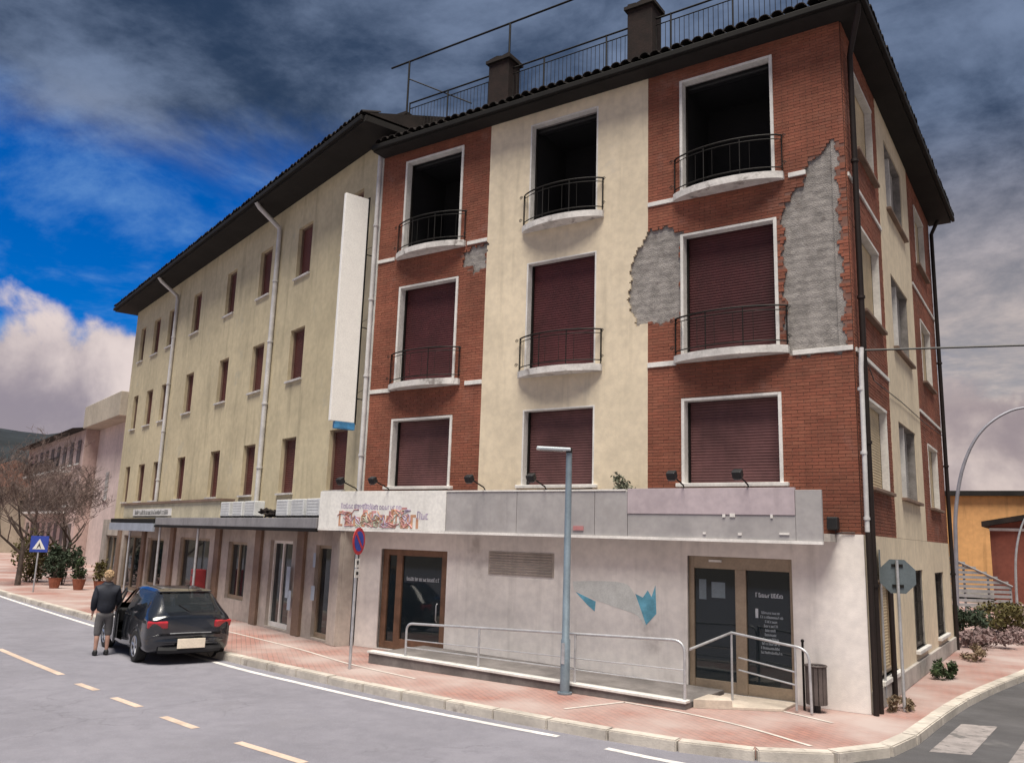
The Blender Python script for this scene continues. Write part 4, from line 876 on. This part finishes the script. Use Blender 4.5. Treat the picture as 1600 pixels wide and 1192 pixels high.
# stations: x, half width, bottom, belt z, belt half width, roof edge half width, roof edge z, top z
ST = [(-0.74, 0.62, 0.40, 0.80, 0.60, 0.40, 0.885, 0.90), (-0.70, 0.76, 0.32, 0.84, 0.74, 0.52, 0.945, 0.965), (-0.60, 0.845, 0.24, 0.885, 0.82, 0.60, 1.01, 1.035), (-0.42, 0.87, 0.21, 0.915, 0.84, 0.585, 1.17, 1.205),
      (-0.20, 0.88, 0.20, 0.925, 0.845, 0.575, 1.32, 1.365), (0.05, 0.885, 0.20, 0.93, 0.845, 0.57, 1.385, 1.435), (0.5, 0.885, 0.19, 0.93, 0.845, 0.58, 1.405, 1.46), (1.1, 0.885, 0.18, 0.925, 0.845, 0.59, 1.405, 1.465), (1.6, 0.885, 0.18, 0.915, 0.845, 0.58, 1.345, 1.405),
      (2.0, 0.885, 0.18, 0.91, 0.84, 0.60, 1.15, 1.205), (2.35, 0.885, 0.19, 0.90, 0.835, 0.64, 0.965, 1.005), (2.6, 0.88, 0.20, 0.875, 0.825, 0.63, 0.925, 0.955), (3.0, 0.86, 0.20, 0.81, 0.80, 0.60, 0.865, 0.89), (3.25, 0.80, 0.22, 0.73, 0.74, 0.53, 0.775, 0.80), (3.40, 0.66, 0.27, 0.63, 0.60, 0.40, 0.67, 0.68)]
dense = catmull([Vector(s[:3]) for s in ST], 7); d2_ = catmull([Vector((s[3], s[4], s[5])) for s in ST], 7); d3_ = catmull([Vector((s[6], s[7], 0)) for s in ST], 7)
SEG = 5; secs = []
for p, q, r_ in zip(dense, d2_, d3_):
    x, w, zb = p; bz, bw, re = q; rz_, tz, _ = r_
    ctl = [(0, zb), (w * 0.55, zb), (w * 0.93, zb + 0.03), (w, zb + 0.22), (w, 0.62 * bz + 0.2 * zb), (bw, bz), (re, rz_), (re * 0.62, tz - 0.008), (0, tz)]
    secs.append((x, catmull([Vector((a, c, 0)) for a, c in ctl], SEG)))
NP = len(secs[0][1])
def region(x, k):
    s = k / SEG
    if 5.25 <= s < 5.95 and -0.10 < x < 1.05: return 'side_window'
    if 5.25 <= s < 5.95 and 1.12 < x < 2.0: return 'side_window'
    if s >= 6.35 and -0.60 < x < -0.10: return 'rear_window'
    if s >= 6.25 and 1.55 < x < 2.32: return 'windscreen'
    return 'body'
parts = {}
for sg in (1, -1):
    for i in range(len(secs) - 1):
        xa, A1 = secs[i]; xb_, B1 = secs[i + 1]
        for k in range(NP - 1):
            rg_ = region((xa + xb_) / 2, k)
            if rg_ == 'side_window': rg_ += ('_l' if sg > 0 else '_r') + ('a' if xa < 1.08 else 'b')
            door_hole = sg > 0 and 1.13 < (xa + xb_) / 2 < 2.22 and 2.6 <= k / SEG < 5.95
            if door_hole: continue
            mb = parts.setdefault(rg_, MB()); sh = 0.006 if rg_ != 'body' else 0.0
            q = [(xa, A1[k]), (xb_, B1[k]), (xb_, B1[k + 1]), (xa, A1[k + 1])]
            mb.add([(x, sg * max(0, p.x - sh), p.y - sh * .5) for x, p in q], [(0, 1, 2, 3) if sg > 0 else (3, 2, 1, 0)])
for e in (0, -1):
    x, S = secs[e]; ring = [(x, p.x, p.y) for p in S] + [(x, -p.x, p.y) for p in reversed(S[1:-1])]
    parts['body'].add(ring, [tuple(range(len(ring)))])
for n_, mb in parts.items():
    me = mb.mesh(n_.split('_l')[0].split('_r')[0] if n_.startswith('side') else n_, PAINT if n_ == 'body' else CGL)
    bm = bmesh.new(); bm.from_mesh(me); bmesh.ops.remove_doubles(bm, verts=bm.verts, dist=0.0008); bmesh.ops.recalc_face_normals(bm, faces=bm.faces); bm.to_mesh(me); bm.free()
    for p in me.polygons: p.use_smooth = True
    o = bpy.data.objects.new(me.name, me); COL.objects.link(o); o.parent = car
def carp(name, mb, mat, parent=car, **k): return mb.build(name, mat, parent, **k)
b = MB(); b.box(-0.3, 2.4, -0.80, 0.72, 0.24, 0.40); carp('cabin_floor', b, M['black'])
for y in (-.38, .38):
    for x in (1.15,):
        b = MB(); b.box(x, x + .5, y - .24, y + .24, .4, .62); b.obox((x + .02, y, .88), .14, .46, .58, (0, -.18, 0)); b.obox((x - .05, y, 1.22), .08, .24, .16, (0, -.15, 0)); carp('seat', b, M['black'], bevel=0.03)
b = MB(); b.box(.05, .6, -.62, .62, .4, .62); b.obox((.02, 0, .85), .14, 1.2, .5, (0, -.2, 0)); carp('rear_seat', b, M['black'], bevel=.03)
b = MB(); b.box(2.0, 2.3, -.72, .72, .6, .9); carp('dashboard', b, M['black'], bevel=.04)
for x in (0.0, 2.56):
    for sg in (1, -1):
        w = part('wheel', car); yo = sg * 0.895
        t_ = MB(); prof = [(0.20, 0.0), (0.27, 0.012), (0.305, 0.0), (0.315, -0.04), (0.315, -0.16), (0.30, -0.20)]
        vs = []; fs = []; n = 28
        for k in range(n):
            a = 2 * math.pi * k / n
            for r_, d in prof: vs.append((x + r_ * math.cos(a), yo + sg * d, 0.315 + r_ * math.sin(a)))
        m_ = len(prof)
        for k in range(n):
            for j in range(m_ - 1): fs.append((k * m_ + j, ((k + 1) % n) * m_ + j, ((k + 1) % n) * m_ + j + 1, k * m_ + j + 1))
        t_.add(vs, fs); t_.build('tyre', TYRE, w, smooth=True)
        t_ = MB(); t_.tube([(x + .2 * math.cos(a * math.pi / 14), yo - sg * .01, .315 + .2 * math.sin(a * math.pi / 14)) for a in range(29)], .018, 6)
        for k in range(5):
            a = 2 * math.pi * k / 5 + .3; t_.tube([(x, yo - sg * .03, .315), (x + .19 * math.cos(a), yo - sg * .012, .315 + .19 * math.sin(a))], [.035, .024], 6)
        t_.cyl((x, yo - sg * .05, .315), .05, sg * .04, 12, 'y'); t_.build('rim', RIM, w, smooth=True)
        t_ = MB(); t_.cyl((x, yo - sg * .10, .315), .21, sg * .02, 20, 'y'); t_.build('brake_disc', M['gutter'], w)
        t_ = MB(); t_.tube([(x + .35 * math.cos(a * math.pi / 12), sg * .868, .335 + .35 * math.sin(a * math.pi / 12)) for a in range(13)], .035, 6); t_.build('arch_liner', M['black'], w)
TL = pm('tail_light', (0.42, 0.02, 0.03), .2, .15, 12, .05, 60, coat=1); TLC = flat('lamp_clear', (.6, .3, .3), .2)
for sg in (1, -1):
    tl = part('tail_light', car)
    b = MB(); b.obox((-0.675, sg * .66, .79), .10, .40, .15, (0, -.2, -sg * .36)); b.build('lens', TL, tl, bevel=.03); b = MB(); b.obox((-0.722, sg * .62, .79), .03, .22, .05, (0, -.2, -sg * .36)); b.build('reverse_lamp', TLC, tl, bevel=.012)
b = MB(); b.obox((-.835, 0, .42), .02, .56, .19, (0, 0, 0)); carp('number_plate', b, flat('blank_plate', (.86, .76, .62), .6), bevel=.004)
b = MB(); b.tube([(-.66, -.74, .47), (-.755, -.5, .47), (-.775, 0, .47), (-.755, .5, .47), (-.66, .74, .47)], .045, 8); carp('bumper', b, PAINT, smooth=True)
b = MB(); b.tube([(-.70, -.62, .30), (-.745, -.4, .29), (-.755, 0, .29), (-.745, .4, .29), (-.70, .62, .30)], .075, 8); carp('bumper_valance', b, M['black'], smooth=True)
b = MB(); b.tube([(-.735, -.42, .615), (-.755, 0, .62), (-.735, .42, .615)], .012, 6); carp('chrome_strip', b, RIM, smooth=True)
b = MB(); b.obox((-.09, 0, 1.418), .20, 1.08, .022, (0, -.12, 0)); carp('roof_spoiler', b, PAINT, bevel=.008)
b = MB(); b.tube([(-.63, 0, 1.02), (-.48, .22, 1.17)], .009, 5); carp('wiper', b, M['black'])
b = MB(); b.cyl((-.735, 0, .78), .055, .012, 18, 'x'); carp('badge', b, RIM)
b = MB(); b.tube([(.35, -.2, 1.46), (.15, -.2, 1.62)], .005, 5); carp('aerial', b, M['black'])
for sg in (-1,):
    b = MB(); b.ball((1.95, sg * .99, .98), .06, .11, .07); b.tube([(1.98, sg * .84, .95), (1.95, sg * .95, .97)], .02, 6); carp('mirror', b, PAINT, smooth=True)
# open door, hinged at its front edge
dr = part('door', car); dr.location = (2.20, 0.885, 0); dr.rotation_euler = (0, 0, R(-9))
b = MB(); b.box(-1.06, 0, -0.05, 0.0, 0.27, 0.92); b.build('door_panel', PAINT, dr, bevel=.02); b = MB(); b.box(-1.0, -.06, -.09, -.052, .35, .86); b.build('door_lining', pm('door_lining', (.10, .10, .11), .8, .1, 3, .1, 30), dr, bevel=.02)
b = MB(); b.tube([(-1.04, -.03, .92), (-.98, -.20, 1.34), (-.62, -.22, 1.39), (0, -.03, .95)], .02, 6); b.build('window_frame', M['black'], dr, smooth=True)
b = MB(); b.add([(-1.03, -.03, .92), (-.98, -.19, 1.33), (-.62, -.21, 1.38), (0, -.03, .94)], [(0, 1, 2, 3)]); b.build('door_window', CGL, dr); b = MB(); b.tube([(-.92, .01, .82), (-.90, .03, .82), (-.74, .03, .82), (-.72, .01, .82)], .012, 6); b.build('handle', PAINT, dr)
b = MB(); b.ball((-.18, .10, .98), .06, .11, .07); b.build('mirror', PAINT, dr, smooth=True)

# ------------------------------------------------------------ person beside the car, seen from behind
def skin(name, pts, edges, mat, parent, lvl=2, root=0):
    me = bpy.data.meshes.new(name); me.from_pydata([p[:3] for p in pts], edges, []); o = bpy.data.objects.new(name, me); COL.objects.link(o)
    o.modifiers.new('skin', 'SKIN'); sv_ = me.skin_vertices
    if not sv_:
        bm = bmesh.new(); bm.from_mesh(me); bm.verts.layers.skin.verify(); bm.to_mesh(me); bm.free(); sv_ = me.skin_vertices
    for i, p in enumerate(pts):
        r_ = p[3]; sv_[0].data[i].radius = r_ if isinstance(r_, tuple) else (r_, r_); sv_[0].data[i].use_root = (i == root)
    ss = o.modifiers.new('sub', 'SUBSURF'); ss.levels = lvl; ss.render_levels = lvl
    dg = bpy.context.evaluated_depsgraph_get(); dg.update(); me2 = bpy.data.meshes.new_from_object(o.evaluated_get(dg)); me2.name = name
    bpy.data.objects.remove(o); bpy.data.meshes.remove(me); me2.materials.clear(); me2.materials.append(mat)
    for p in me2.polygons: p.use_smooth = True
    q = bpy.data.objects.new(name, me2); COL.objects.link(q); q.parent = parent; return q
per = thing('person', 'person in a dark hooded jacket and grey knee-length trousers standing beside the parked car', 'person', (-14.62, -4.50, ZR), math.atan2(0.42, -0.91) - R(90))
SKN = pm('skin', (0.46, 0.27, 0.21), .6, .1, 8, .05, 60); JK = pm('jacket', (0.018, 0.021, 0.032), .7, .25, 6, .3, 25); TRS = pm('trousers', (0.12, 0.115, 0.12), .9, .15, 5, .2, 60); HAIR = pm('hair', (0.42, 0.29, 0.17), .7, .35, 20, .6, 60); SHOE = flat('shoe', (.02, .02, .022), .6)
# local axes: y forward, x right
def hand(x, y, z, sx):
    """wrist at (x,y,z), fingers hanging down, slightly curled; returns vertices and edges of a palm with five fingers"""
    v = [(x, y, z, .024), (x, y + .005, z - .045, (.018, .034)), (x, y + .01, z - .085, (.016, .036))]; e = [(0, 1), (1, 2)]
    for k, (dy, ln) in enumerate(((-.030, .055), (-.010, .068), (.011, .072), (.032, .064))):
        i = len(v); v += [(x, y + .01 + dy, z - .10, .0095), (x - sx * .006, y + .014 + dy, z - .10 - ln * .55, .009), (x - sx * .020, y + .018 + dy, z - .10 - ln, .0075)]; e += [(2, i), (i, i + 1), (i + 1, i + 2)]
    i = len(v); v += [(x - sx * .008, y + .045, z - .055, .011), (x - sx * .018, y + .065, z - .09, .009)]; e += [(1, i), (i, i + 1)]
    return v, e
bv = [(0, 0, .95, (.15, .11)), (0, .0, 1.15, (.14, .10)), (0, .0, 1.36, (.16, .10)), (0, .01, 1.47, .065), (0, .03, 1.56, .058), (0, .035, 1.62, (.072, .088)), (0, .03, 1.70, (.075, .092)), (0, .02, 1.755, (.05, .06))]
be = [(0, 1), (1, 2), (2, 3), (3, 4), (4, 5), (5, 6), (6, 7)]
for sx, hp in ((-1, .0), (1, .03)):
    i = len(bv); bv += [(sx * .10, 0, .88, .095), (sx * .105, hp + .02, .50, .058), (sx * .108, hp - .015, .36, .055), (sx * .11, hp - .01, .10, .036), (sx * .11, hp + .02, .045, (.040, .035)), (sx * .115, hp + .13, .03, (.042, .026))]
    be += [(0, i)] + [(i + k, i + k + 1) for k in range(5)]
arms = [[(-.19, 0, 1.40, .06), (-.235, -.02, 1.13, .046), (-.235, .08, .90, .032)], [(.19, 0, 1.40, .06), (.25, .04, 1.14, .046), (.24, .25, 1.02, .032)]]
for a, sx in zip(arms, (-1, 1)):
    i = len(bv); bv += a; be += [(2, i), (i, i + 1), (i + 1, i + 2)]
    hv, he = hand(*a[-1][:3], -sx); j = len(bv); bv += hv[1:]; be += [(i + 2 if p == 0 else j + p - 1, j + q - 1) for p, q in he]
skin('body', bv, be, SKN, per)
jv = [(0, -.005, .84, (.20, .16)), (0, -.005, 1.08, (.205, .165)), (0, -.01, 1.25, (.215, .17)), (0, 0, 1.40, (.19, .14)), (0, -.01, 1.49, (.11, .10)), (0, -.035, 1.545, (.115, .105))]; je = [(0, 1), (1, 2), (2, 3), (3, 4), (4, 5)]
for a in arms:
    i = len(jv); jv += [(a[0][0] * 1.02, 0, 1.40, .085), (a[1][0], a[1][1], a[1][2], .080), (a[2][0], a[2][1] - .005, a[2][2] + .02, .058)]; je += [(3, i), (i, i + 1), (i + 1, i + 2)]
skin('jacket', jv, je, JK, per)
tv = [(0, 0, .95, (.16, .12)), (0, 0, .86, (.155, .12))]; te = [(0, 1)]
for sx, hp in ((-1, .0), (1, .03)):
    i = len(tv); tv += [(sx * .10, 0, .80, .105), (sx * .105, hp + .01, .52, .082), (sx * .108, hp, .37, .076)]; te += [(1, i), (i, i + 1), (i + 1, i + 2)]
skin('trousers', tv, te, TRS, per)
b = MB(); b.ball((0, .015, 1.685), .098, .112, .105, 16, 10); b.ball((0, -.02, 1.625), .085, .075, .075, 14, 8)
rr_ = random.Random(2)
for _ in range(60):
    a = rr_.uniform(0, 6.28); e_ = rr_.uniform(-.5, 1.3); b.ball((.09 * math.cos(a) * math.cos(e_), .01 + .10 * math.sin(a) * math.cos(e_) - .01, 1.68 + .095 * math.sin(e_)), .022, .022, .028, 6, 4)
b.build('hair', HAIR, per, smooth=True)
for sx, hp in ((-1, .0), (1, .03)):
    b = MB(); b.ball((sx * .11, hp + .06, .04), .052, .14, .045, 12, 8); b.ball((sx * .11, hp - .01, .07), .05, .065, .065, 10, 7); b.build('shoe', SHOE, per, smooth=True)

# ------------------------------------------------------------ vegetation
def bare_tree(label, loc, h, seed, spread=0.55, crown_from=0.3):
    rn = random.Random(seed); t = thing('bare_tree', label, 'tree', loc, 0, 'bare trees at the far left'); tk = MB(); cr = MB(); segs = [0]
    def grow(p, d, ln, r_, lev):
        pts = [p]; rs = [r_]; q = p.copy(); dd = d.copy(); k = 3 if lev < 4 else 2
        for i in range(k):
            dd = (dd + Vector((rn.uniform(-.18, .18), rn.uniform(-.18, .18), rn.uniform(-.02, .14)))).normalized(); q = q + dd * ln / k; pts.append(q.copy()); rs.append(r_ * (1 - .4 * (i + 1) / k))
        (tk if lev < 2 else cr).tube(pts, rs, 7 if lev < 2 else (4 if lev < 4 else 3), caps=False); segs[0] += 1
        if lev >= 7: return
        for c in range(rn.choice((2, 3)) if lev else 6):
            s = rn.choice((len(pts) - 1, len(pts) - 1, len(pts) - 2)); ax = Vector((rn.uniform(-1, 1), rn.uniform(-1, 1), rn.uniform(-.2, .5))).normalized()
            grow(pts[s], (dd * (1 - spread) + ax * spread).normalized(), ln * rn.uniform(.62, .82), max(rs[s] * rn.uniform(.5, .68), .009), lev + 1)
    grow(Vector((0, 0, 0)), Vector((0, 0, 1)), h * 0.33, h * 0.022, 0)
    tk.build('trunk', BARK, t, fix=False); cr.build('crown', TWIG, t, fix=False)
BARK = pm('bark', (0.085, 0.065, 0.055), .95, .3, 4, .6, 25); TWIG = pm('twig', (0.13, 0.095, 0.085), .9, .3, 3, .2, 30)
def leafm(name, c): return pm(name, c, .7, .45, 5, .1, 40, spec=.3)
def shrub(name, label, cat, loc, rx, ry, rz, n, mat, leaf=0.05, seed=1, group=None, kind=None, stem=True, zc=None, drop=1.0):
    rn = np.random.RandomState(seed); zc = rz if zc is None else zc
    t = thing(name, label, cat, loc, 0, group)
    cl = rn.normal(size=(max(6, n // 70), 3)); cl /= np.linalg.norm(cl, axis=1)[:, None]; cl *= rn.uniform(.45, .95, (len(cl), 1))
    c = cl[rn.randint(0, len(cl), n)] + rn.normal(scale=.17, size=(n, 3)); c = c * (rx, ry, rz) + (0, 0, zc); c = c[c[:, 2] > 0.01]; n = len(c)
    a = rn.normal(size=(n, 3)); a /= np.linalg.norm(a, axis=1)[:, None]; d = rn.normal(size=(n, 3)); d -= a * (a * d).sum(1)[:, None]; d /= np.linalg.norm(d, axis=1)[:, None]; s = (leaf * rn.uniform(.6, 1.3, n))[:, None]
    v = np.stack([c - a * s, c - d * s * .45, c + a * s, c + d * s * .45], 1).reshape(-1, 3); f = np.arange(4 * n).reshape(-1, 4)
    me = bpy.data.meshes.new('foliage'); me.from_pydata(v.tolist(), [], f.tolist()); me.materials.append(mat); o = bpy.data.objects.new('foliage', me); COL.objects.link(o); o.parent = t
    if stem:
        b = MB(); rr = random.Random(seed)
        for _ in range(5): b.tube([(rr.uniform(-.1, .1) * rx, rr.uniform(-.1, .1) * ry, 0), (rr.uniform(-.6, .6) * rx, rr.uniform(-.6, .6) * ry, zc * 1.2)], [.02, .008], 5)
        b.build('stem', BARK, t)
    return t
bare_tree('tall bare tree with a dark trunk at the left edge by the road', (-35.0, 3.6, 0), 5.8, 11)
bare_tree('bare spreading tree behind the blue crossing sign', (-36.5, 6.2, 0), 5.6, 5)
bare_tree('thin bare tree beside the end of the yellow building', (-39.5, 7.6, 0), 5.6, 23)
bare_tree('bare tree farther back in front of the pink building', (-44.0, 9.2, 0), 8.0, 31)
GRN = leafm('leaf_green', (0.045, 0.07, 0.03)); GRD = leafm('leaf_dark', (0.03, 0.045, 0.025)); GRO = leafm('leaf_olive', (0.10, 0.085, 0.03)); PNK = leafm('leaf_pinkish', (0.24, 0.17, 0.165)); DRY = leafm('leaf_dry', (0.19, 0.14, 0.09))
shrub('shrub', 'dark evergreen shrub left of the shops at the far end', 'shrub', (-34.4, 5.2, 0), 0.8, .7, 1.0, 1800, GRD, .09, 3)
shrub('shrub', 'tall olive shrub behind the crossing sign', 'shrub', (-37.0, 5.0, 0), 1.0, 1.0, 1.2, 1800, GRO, .09, 4)
POT = pm('terracotta', (0.28, 0.10, 0.06), .85, .2, 4, .2, 30)
for i, (x, y, l) in enumerate(((-32.6, 3.9, 'potted plant nearest the crossing sign'), (-31.3, 4.2, 'potted plant in the middle of the row by the far shop'), (-29.9, 4.3, 'potted plant closest to the shop canopy'))):
    t = shrub('potted_plant', l, 'plant', (x, y, 0), .36, .36, .5, 500, (GRD, GRN, GRO)[i], .07, 40 + i, 'potted plants by the far shop', zc=.85)
    b = MB(); b.tube([(0, 0, 0), (0, 0, .38), (0, 0, .42)], [.17, .25, .27], 14); b.build('pot', POT, t)
shrub('weed_clump', 'grey-green weed growing on the canopy beside the brick panel', 'plant', (-4.25, -0.35, 2.85), .38, .2, .32, 600, leafm('leaf_grey', (.17, .18, .13)), .045, 77, zc=.74)
# weeds along the foot of the side wall and the bed behind
for i, (x, y, rx, ry, rz, mt_, n, l) in enumerate(((.34, 0.75, .18, .4, .16, DRY, 350, 'low dark weeds at the brick corner'), (.42, 5.4, .24, .5, .27, GRN, 600, 'bright green clump below the middle side window'),
        (.6, 9.4, .3, .7, .25, DRY, 420, 'dry brown weeds near the end of the side wall'))):
    shrub('weed_clump', l, 'plant', (x, y, 0), rx, ry, rz, n, mt_, .05, 60 + i, 'weeds along the side wall', stem=False, zc=rz * .6)
for i, (x, y, rx, ry, rz, mt_, n, l) in enumerate(((.4, 13.2, .8, 1.0, .24, PNK, 900, 'pinkish heather-like bush beyond the brick building'), (1.25, 15.6, .6, 1.1, .22, PNK, 600, 'low pinkish bush beside the side road'), (-.6, 16.0, .9, .9, .5, GRD, 2200, 'dark green bush beyond the end of the side wall'),
        (.5, 18.6, 1.0, .9, .5, GRO, 2000, 'olive and yellow bush in front of the slatted fence'), (1.9, 24.5, .8, .8, .8, GRD, 3000, 'dark bush beside the thin curved lamp post'))):
    shrub('bush', l, 'bush', (x, y, 0), rx, ry, rz, n, mt_, .075, 80 + i, 'bushes beyond the brick building')

# ------------------------------------------------------------ background on the right: orange building, brown house, slatted fence, lamps
ORG = pm('orange_render', (0.66, 0.36, 0.15), .9, .14, .4, .2, 30, streak=.5)
ob = thing('orange_building', 'orange rendered building with a flat roof beyond the side street', 'building', (-2.0, 44, 0), R(4))
b = MB(); b.box(-6, 12, 0, 10, 0, 6.1); b.build('wall', ORG, ob); MB().box(-6.3, 12.3, -.35, 10.3, 6.1, 6.4).build('roof_edge', M['soffit'], ob); MB().box(-6.1, 12.1, -.06, 0, 0, .5).build('plinth', M['concrete'], ob)
for k in range(4):
    for z in (1.2, 4.0):
        x = 3.0 + k * 2.4; w = part('window', ob); MB().box(x, x + .9, -.03, .0, z, z + 1.3).build('shutter', M['shutterb'], w); MB().box(x - .08, x + .98, -.09, -.002, z - .07, z - .002).build('sill', M['trim'], w)
BRH = pm('brown_render', (0.19, 0.06, 0.042), .9, .2, .8, .3, 30, streak=.4)
bh = thing('brown_house', 'small dark brown house with a sloping roof at the right edge', 'house', (-0.25, 32.0, 0), R(0))
b = MB(); b.prism([(-.55, 0), (5, 0), (5, 5.0), (-.55, 3.95)], 0, 5); b.build('wall', BRH, bh); b = MB(); b.prism([(-.85, 3.9), (5.3, 5.07), (5.3, 5.32), (-.85, 4.15)], -.35, 5.3); b.build('roof', M['tile'], bh); MB().box(-.56, 5, -.05, -.002, 3.72, 3.85).build('eaves_board', M['trim'], bh)
w = part('window', bh); MB().box(1.1, 2.0, -.06, -.002, 1.3, 2.5).build('frame', M['trim'], w); MB().box(1.18, 1.92, -.075, -.062, 1.38, 2.42).build('pane', GL, w)
fn = thing('slatted_fence', 'grey slatted fence sloping down to the right behind the bushes', 'fence', (-2.7, 29.3, 0), R(33))
SLT = pm('fence_grey', (0.25, 0.25, 0.26), .8, .15, 2, .2, 30)
for i in range(11):
    z = .2 + i * .21; xe = 3.2 if z < 1.2 else 3.2 - (z - 1.2) * 2.3
    MB().box(0, xe, -.02, .02, z, z + .13).build('slat', SLT, fn)
b = MB(); b.tube([(0, -.03, 2.58), (3.25, -.03, 1.15)], .05, 6); b.build('top_rail', SLT, fn)
for x, zt_ in ((0, 2.55), (1.1, 2.08), (2.2, 1.6), (3.2, 1.15)): MB().box(x - .04, x + .04, .021, .09, 0, zt_).build('post', SLT, fn)
def curved_lamp(label, base, pts, r0, mat):
    t = thing('curved_street_lamp', label, 'street lamp', base, 0, 'curved street lamps'); P = catmull(pts, 6)
    b = MB(); b.tube(P, [r0 * (1 - .55 * i / (len(P) - 1)) for i in range(len(P))], 10); b.build('pole', mat, t, smooth=True)
    e = P[-1]; b = MB(); b.obox((e.x + .3, e.y, e.z), .75, .26, .12, (0, -.1, 0)); b.build('lamp_head', mat, t, bevel=.03); b = MB(); b.cyl((0, 0, 0), r0 * 1.6, .3, 12); b.build('base', mat, t)
LGP = pm('pole_grey', (0.27, 0.27, 0.31), .5, .1, 3, .05, 30, metal=.3)
curved_lamp('grey street lamp with a large curved arm beyond the brick building', (-1.15, 21.0, 0), [(0, 0, 0), (0.1, 0, 2.4), (0.2, 0, 4.2), (0.55, .1, 5.9), (1.2, .3, 7.2), (2.2, .7, 8.0), (3.4, 1.1, 8.2)], .085, LGP)
curved_lamp('thin pale street lamp with a curved arm at the right edge', (0.85, 20.5, 0), [(0, 0, 0), (0.02, 0, 1.6), (0.12, 0, 2.8), (.4, .1, 3.8), (.9, .2, 4.5), (1.7, .4, 4.9)], .05, M['galv'])
pr_ = thing('utility_box', 'small pale box on posts beside the thin lamp', 'box', (1.15, 19.0, 0)); MB().box(-.3, .3, -.2, .2, .45, .95).build('box_body', pm('pale_pink', (.36, .27, .26), .8), pr_, bevel=.02)
for sx in (-.22, .22): MB().box(sx - .03, sx + .03, -.03, .03, 0, .45).build('leg', M['gutter'], pr_)

# ------------------------------------------------------------ background on the left: pink building with balconies, flat-roofed block, hill
PKB = pm('pink_render', (0.50, 0.38, 0.35), .9, .12, .5, .2, 30, streak=.5); BGB = pm('beige_render', (0.42, 0.37, 0.30), .9, .12, .5, .2, 30, streak=.4)
fb = thing('pink_building', 'pale pink building with balconies and a sloping roof at the far left', 'building', (-55.9, 17.2, 0), R(-17.8))
b = MB(); b.box(-24, 0, 0, 10, 0, 9.39); b.build('wall', PKB, fb); b = MB(); b.prism([(-.9, 9.4), (10.9, 9.4), (5, 10.3)], -24.8, -.02, 'x'); b.build('roof', M['tile'], fb)
for r_, z in enumerate((1.0, 4.0, 7.0)):
    for k in range(9):
        x = -1.6 - k * 2.55; w = part('window', fb); MB().box(x - .55, x + .55, -.05, -.002, z, z + 1.7).build('shutter', pm('far_shutter', (.12, .10, .10), .8), w); MB().box(x - .7, x + .7, -.14, -.052, z - .12, z - .004).build('sill', M['trim'], w)
for z in (3.4, 6.4):
    bc = part('balcony', fb); MB().box(-18, -3, -1.1, -.15, z, z + .16).build('slab', M['balc'], bc); b = MB()
    b.tube([(-18, -1.05, z + 1.1), (-3, -1.05, z + 1.1)], .03, 5)
    for k in range(60): b.tube([(-18 + k * .254, -1.05, z + .16), (-18 + k * .254, -1.05, z + 1.1)], .014, 4)
    b.build('railing', M['iron'], bc)
ft = thing('beige_block', 'beige block with a flat roof terrace behind the end of the yellow building', 'building', (-55.9, 17.2, 0), R(-17.8))
b = MB(); b.box(0.03, 10, 0.9, 9, 0, 9.4); b.build('wall', pm('pale_render', (0.60, 0.50, 0.47), .9, .1, .5, .2, 30, streak=.4), ft); MB().box(0.0, 10.2, -.25, 9.2, 9.4, 10.95).build('roof_terrace', BGB, ft, bevel=.03); MB().box(3.2, 4.6, 2, 4, 10.95, 11.7).build('chimney', BGB, ft)
w = part('window', ft); MB().box(3.6, 4.4, .85, .898, 4.4, 6.2).build('shutter', M['shutterg'], w); MB().box(3.5, 4.5, .78, .848, 4.28, 4.39).build('sill', M['trim'], w)
far2 = thing('low_house', 'low brownish house behind the bare trees at the far left edge', 'house', (-78, 18.0, 0), R(-17.8))
b = MB(); b.box(-14, 0, 0, 9, 0, 5.8); b.build('wall', BGB, far2); b = MB(); b.prism([(-.8, 5.8), (9.8, 5.8), (4.5, 8.2)], -14.6, .7, 'x'); b.build('roof', pm('far_tile', (.30, .16, .12), .9, .25, .8, .3, 20), far2)
for k in range(4):
    x = -2 - k * 3; w = part('window', far2); MB().box(x - .5, x + .5, -.05, -.002, 2, 3.6).build('shutter', M['shutterb'], w)
# far hill
rn = np.random.RandomState(5); nx, ny = 90, 10; vs = []; fs = []
for j in range(ny + 1):
    for i in range(nx + 1):
        az = R(70 + 125 * i / nx); rad = 330 + 260 * j / ny; k = min(1, max(0, (math.degrees(az) - 115) / 30)); k = k * k * (3 - 2 * k)
        hgt = (9 + 42 * k + 3.5 * math.sin(i * .37) + 2 * math.sin(i * .9 + 1)) * math.sin(math.pi * .5 * min(1, j / 6))
        vs.append((CAM.x + rad * math.cos(az), CAM.y + rad * math.sin(az), hgt + rn.uniform(-.7, .7) - 1.2))
for j in range(ny):
    for i in range(nx): a = j * (nx + 1) + i; fs.append((a, a + 1, a + nx + 2, a + nx + 1))
b = MB(); b.add(vs, fs); struct(b.build('hill', pm('hill_woods', (0.016, 0.021, 0.025), .95, .4, .05, .3, .5), smooth=True))
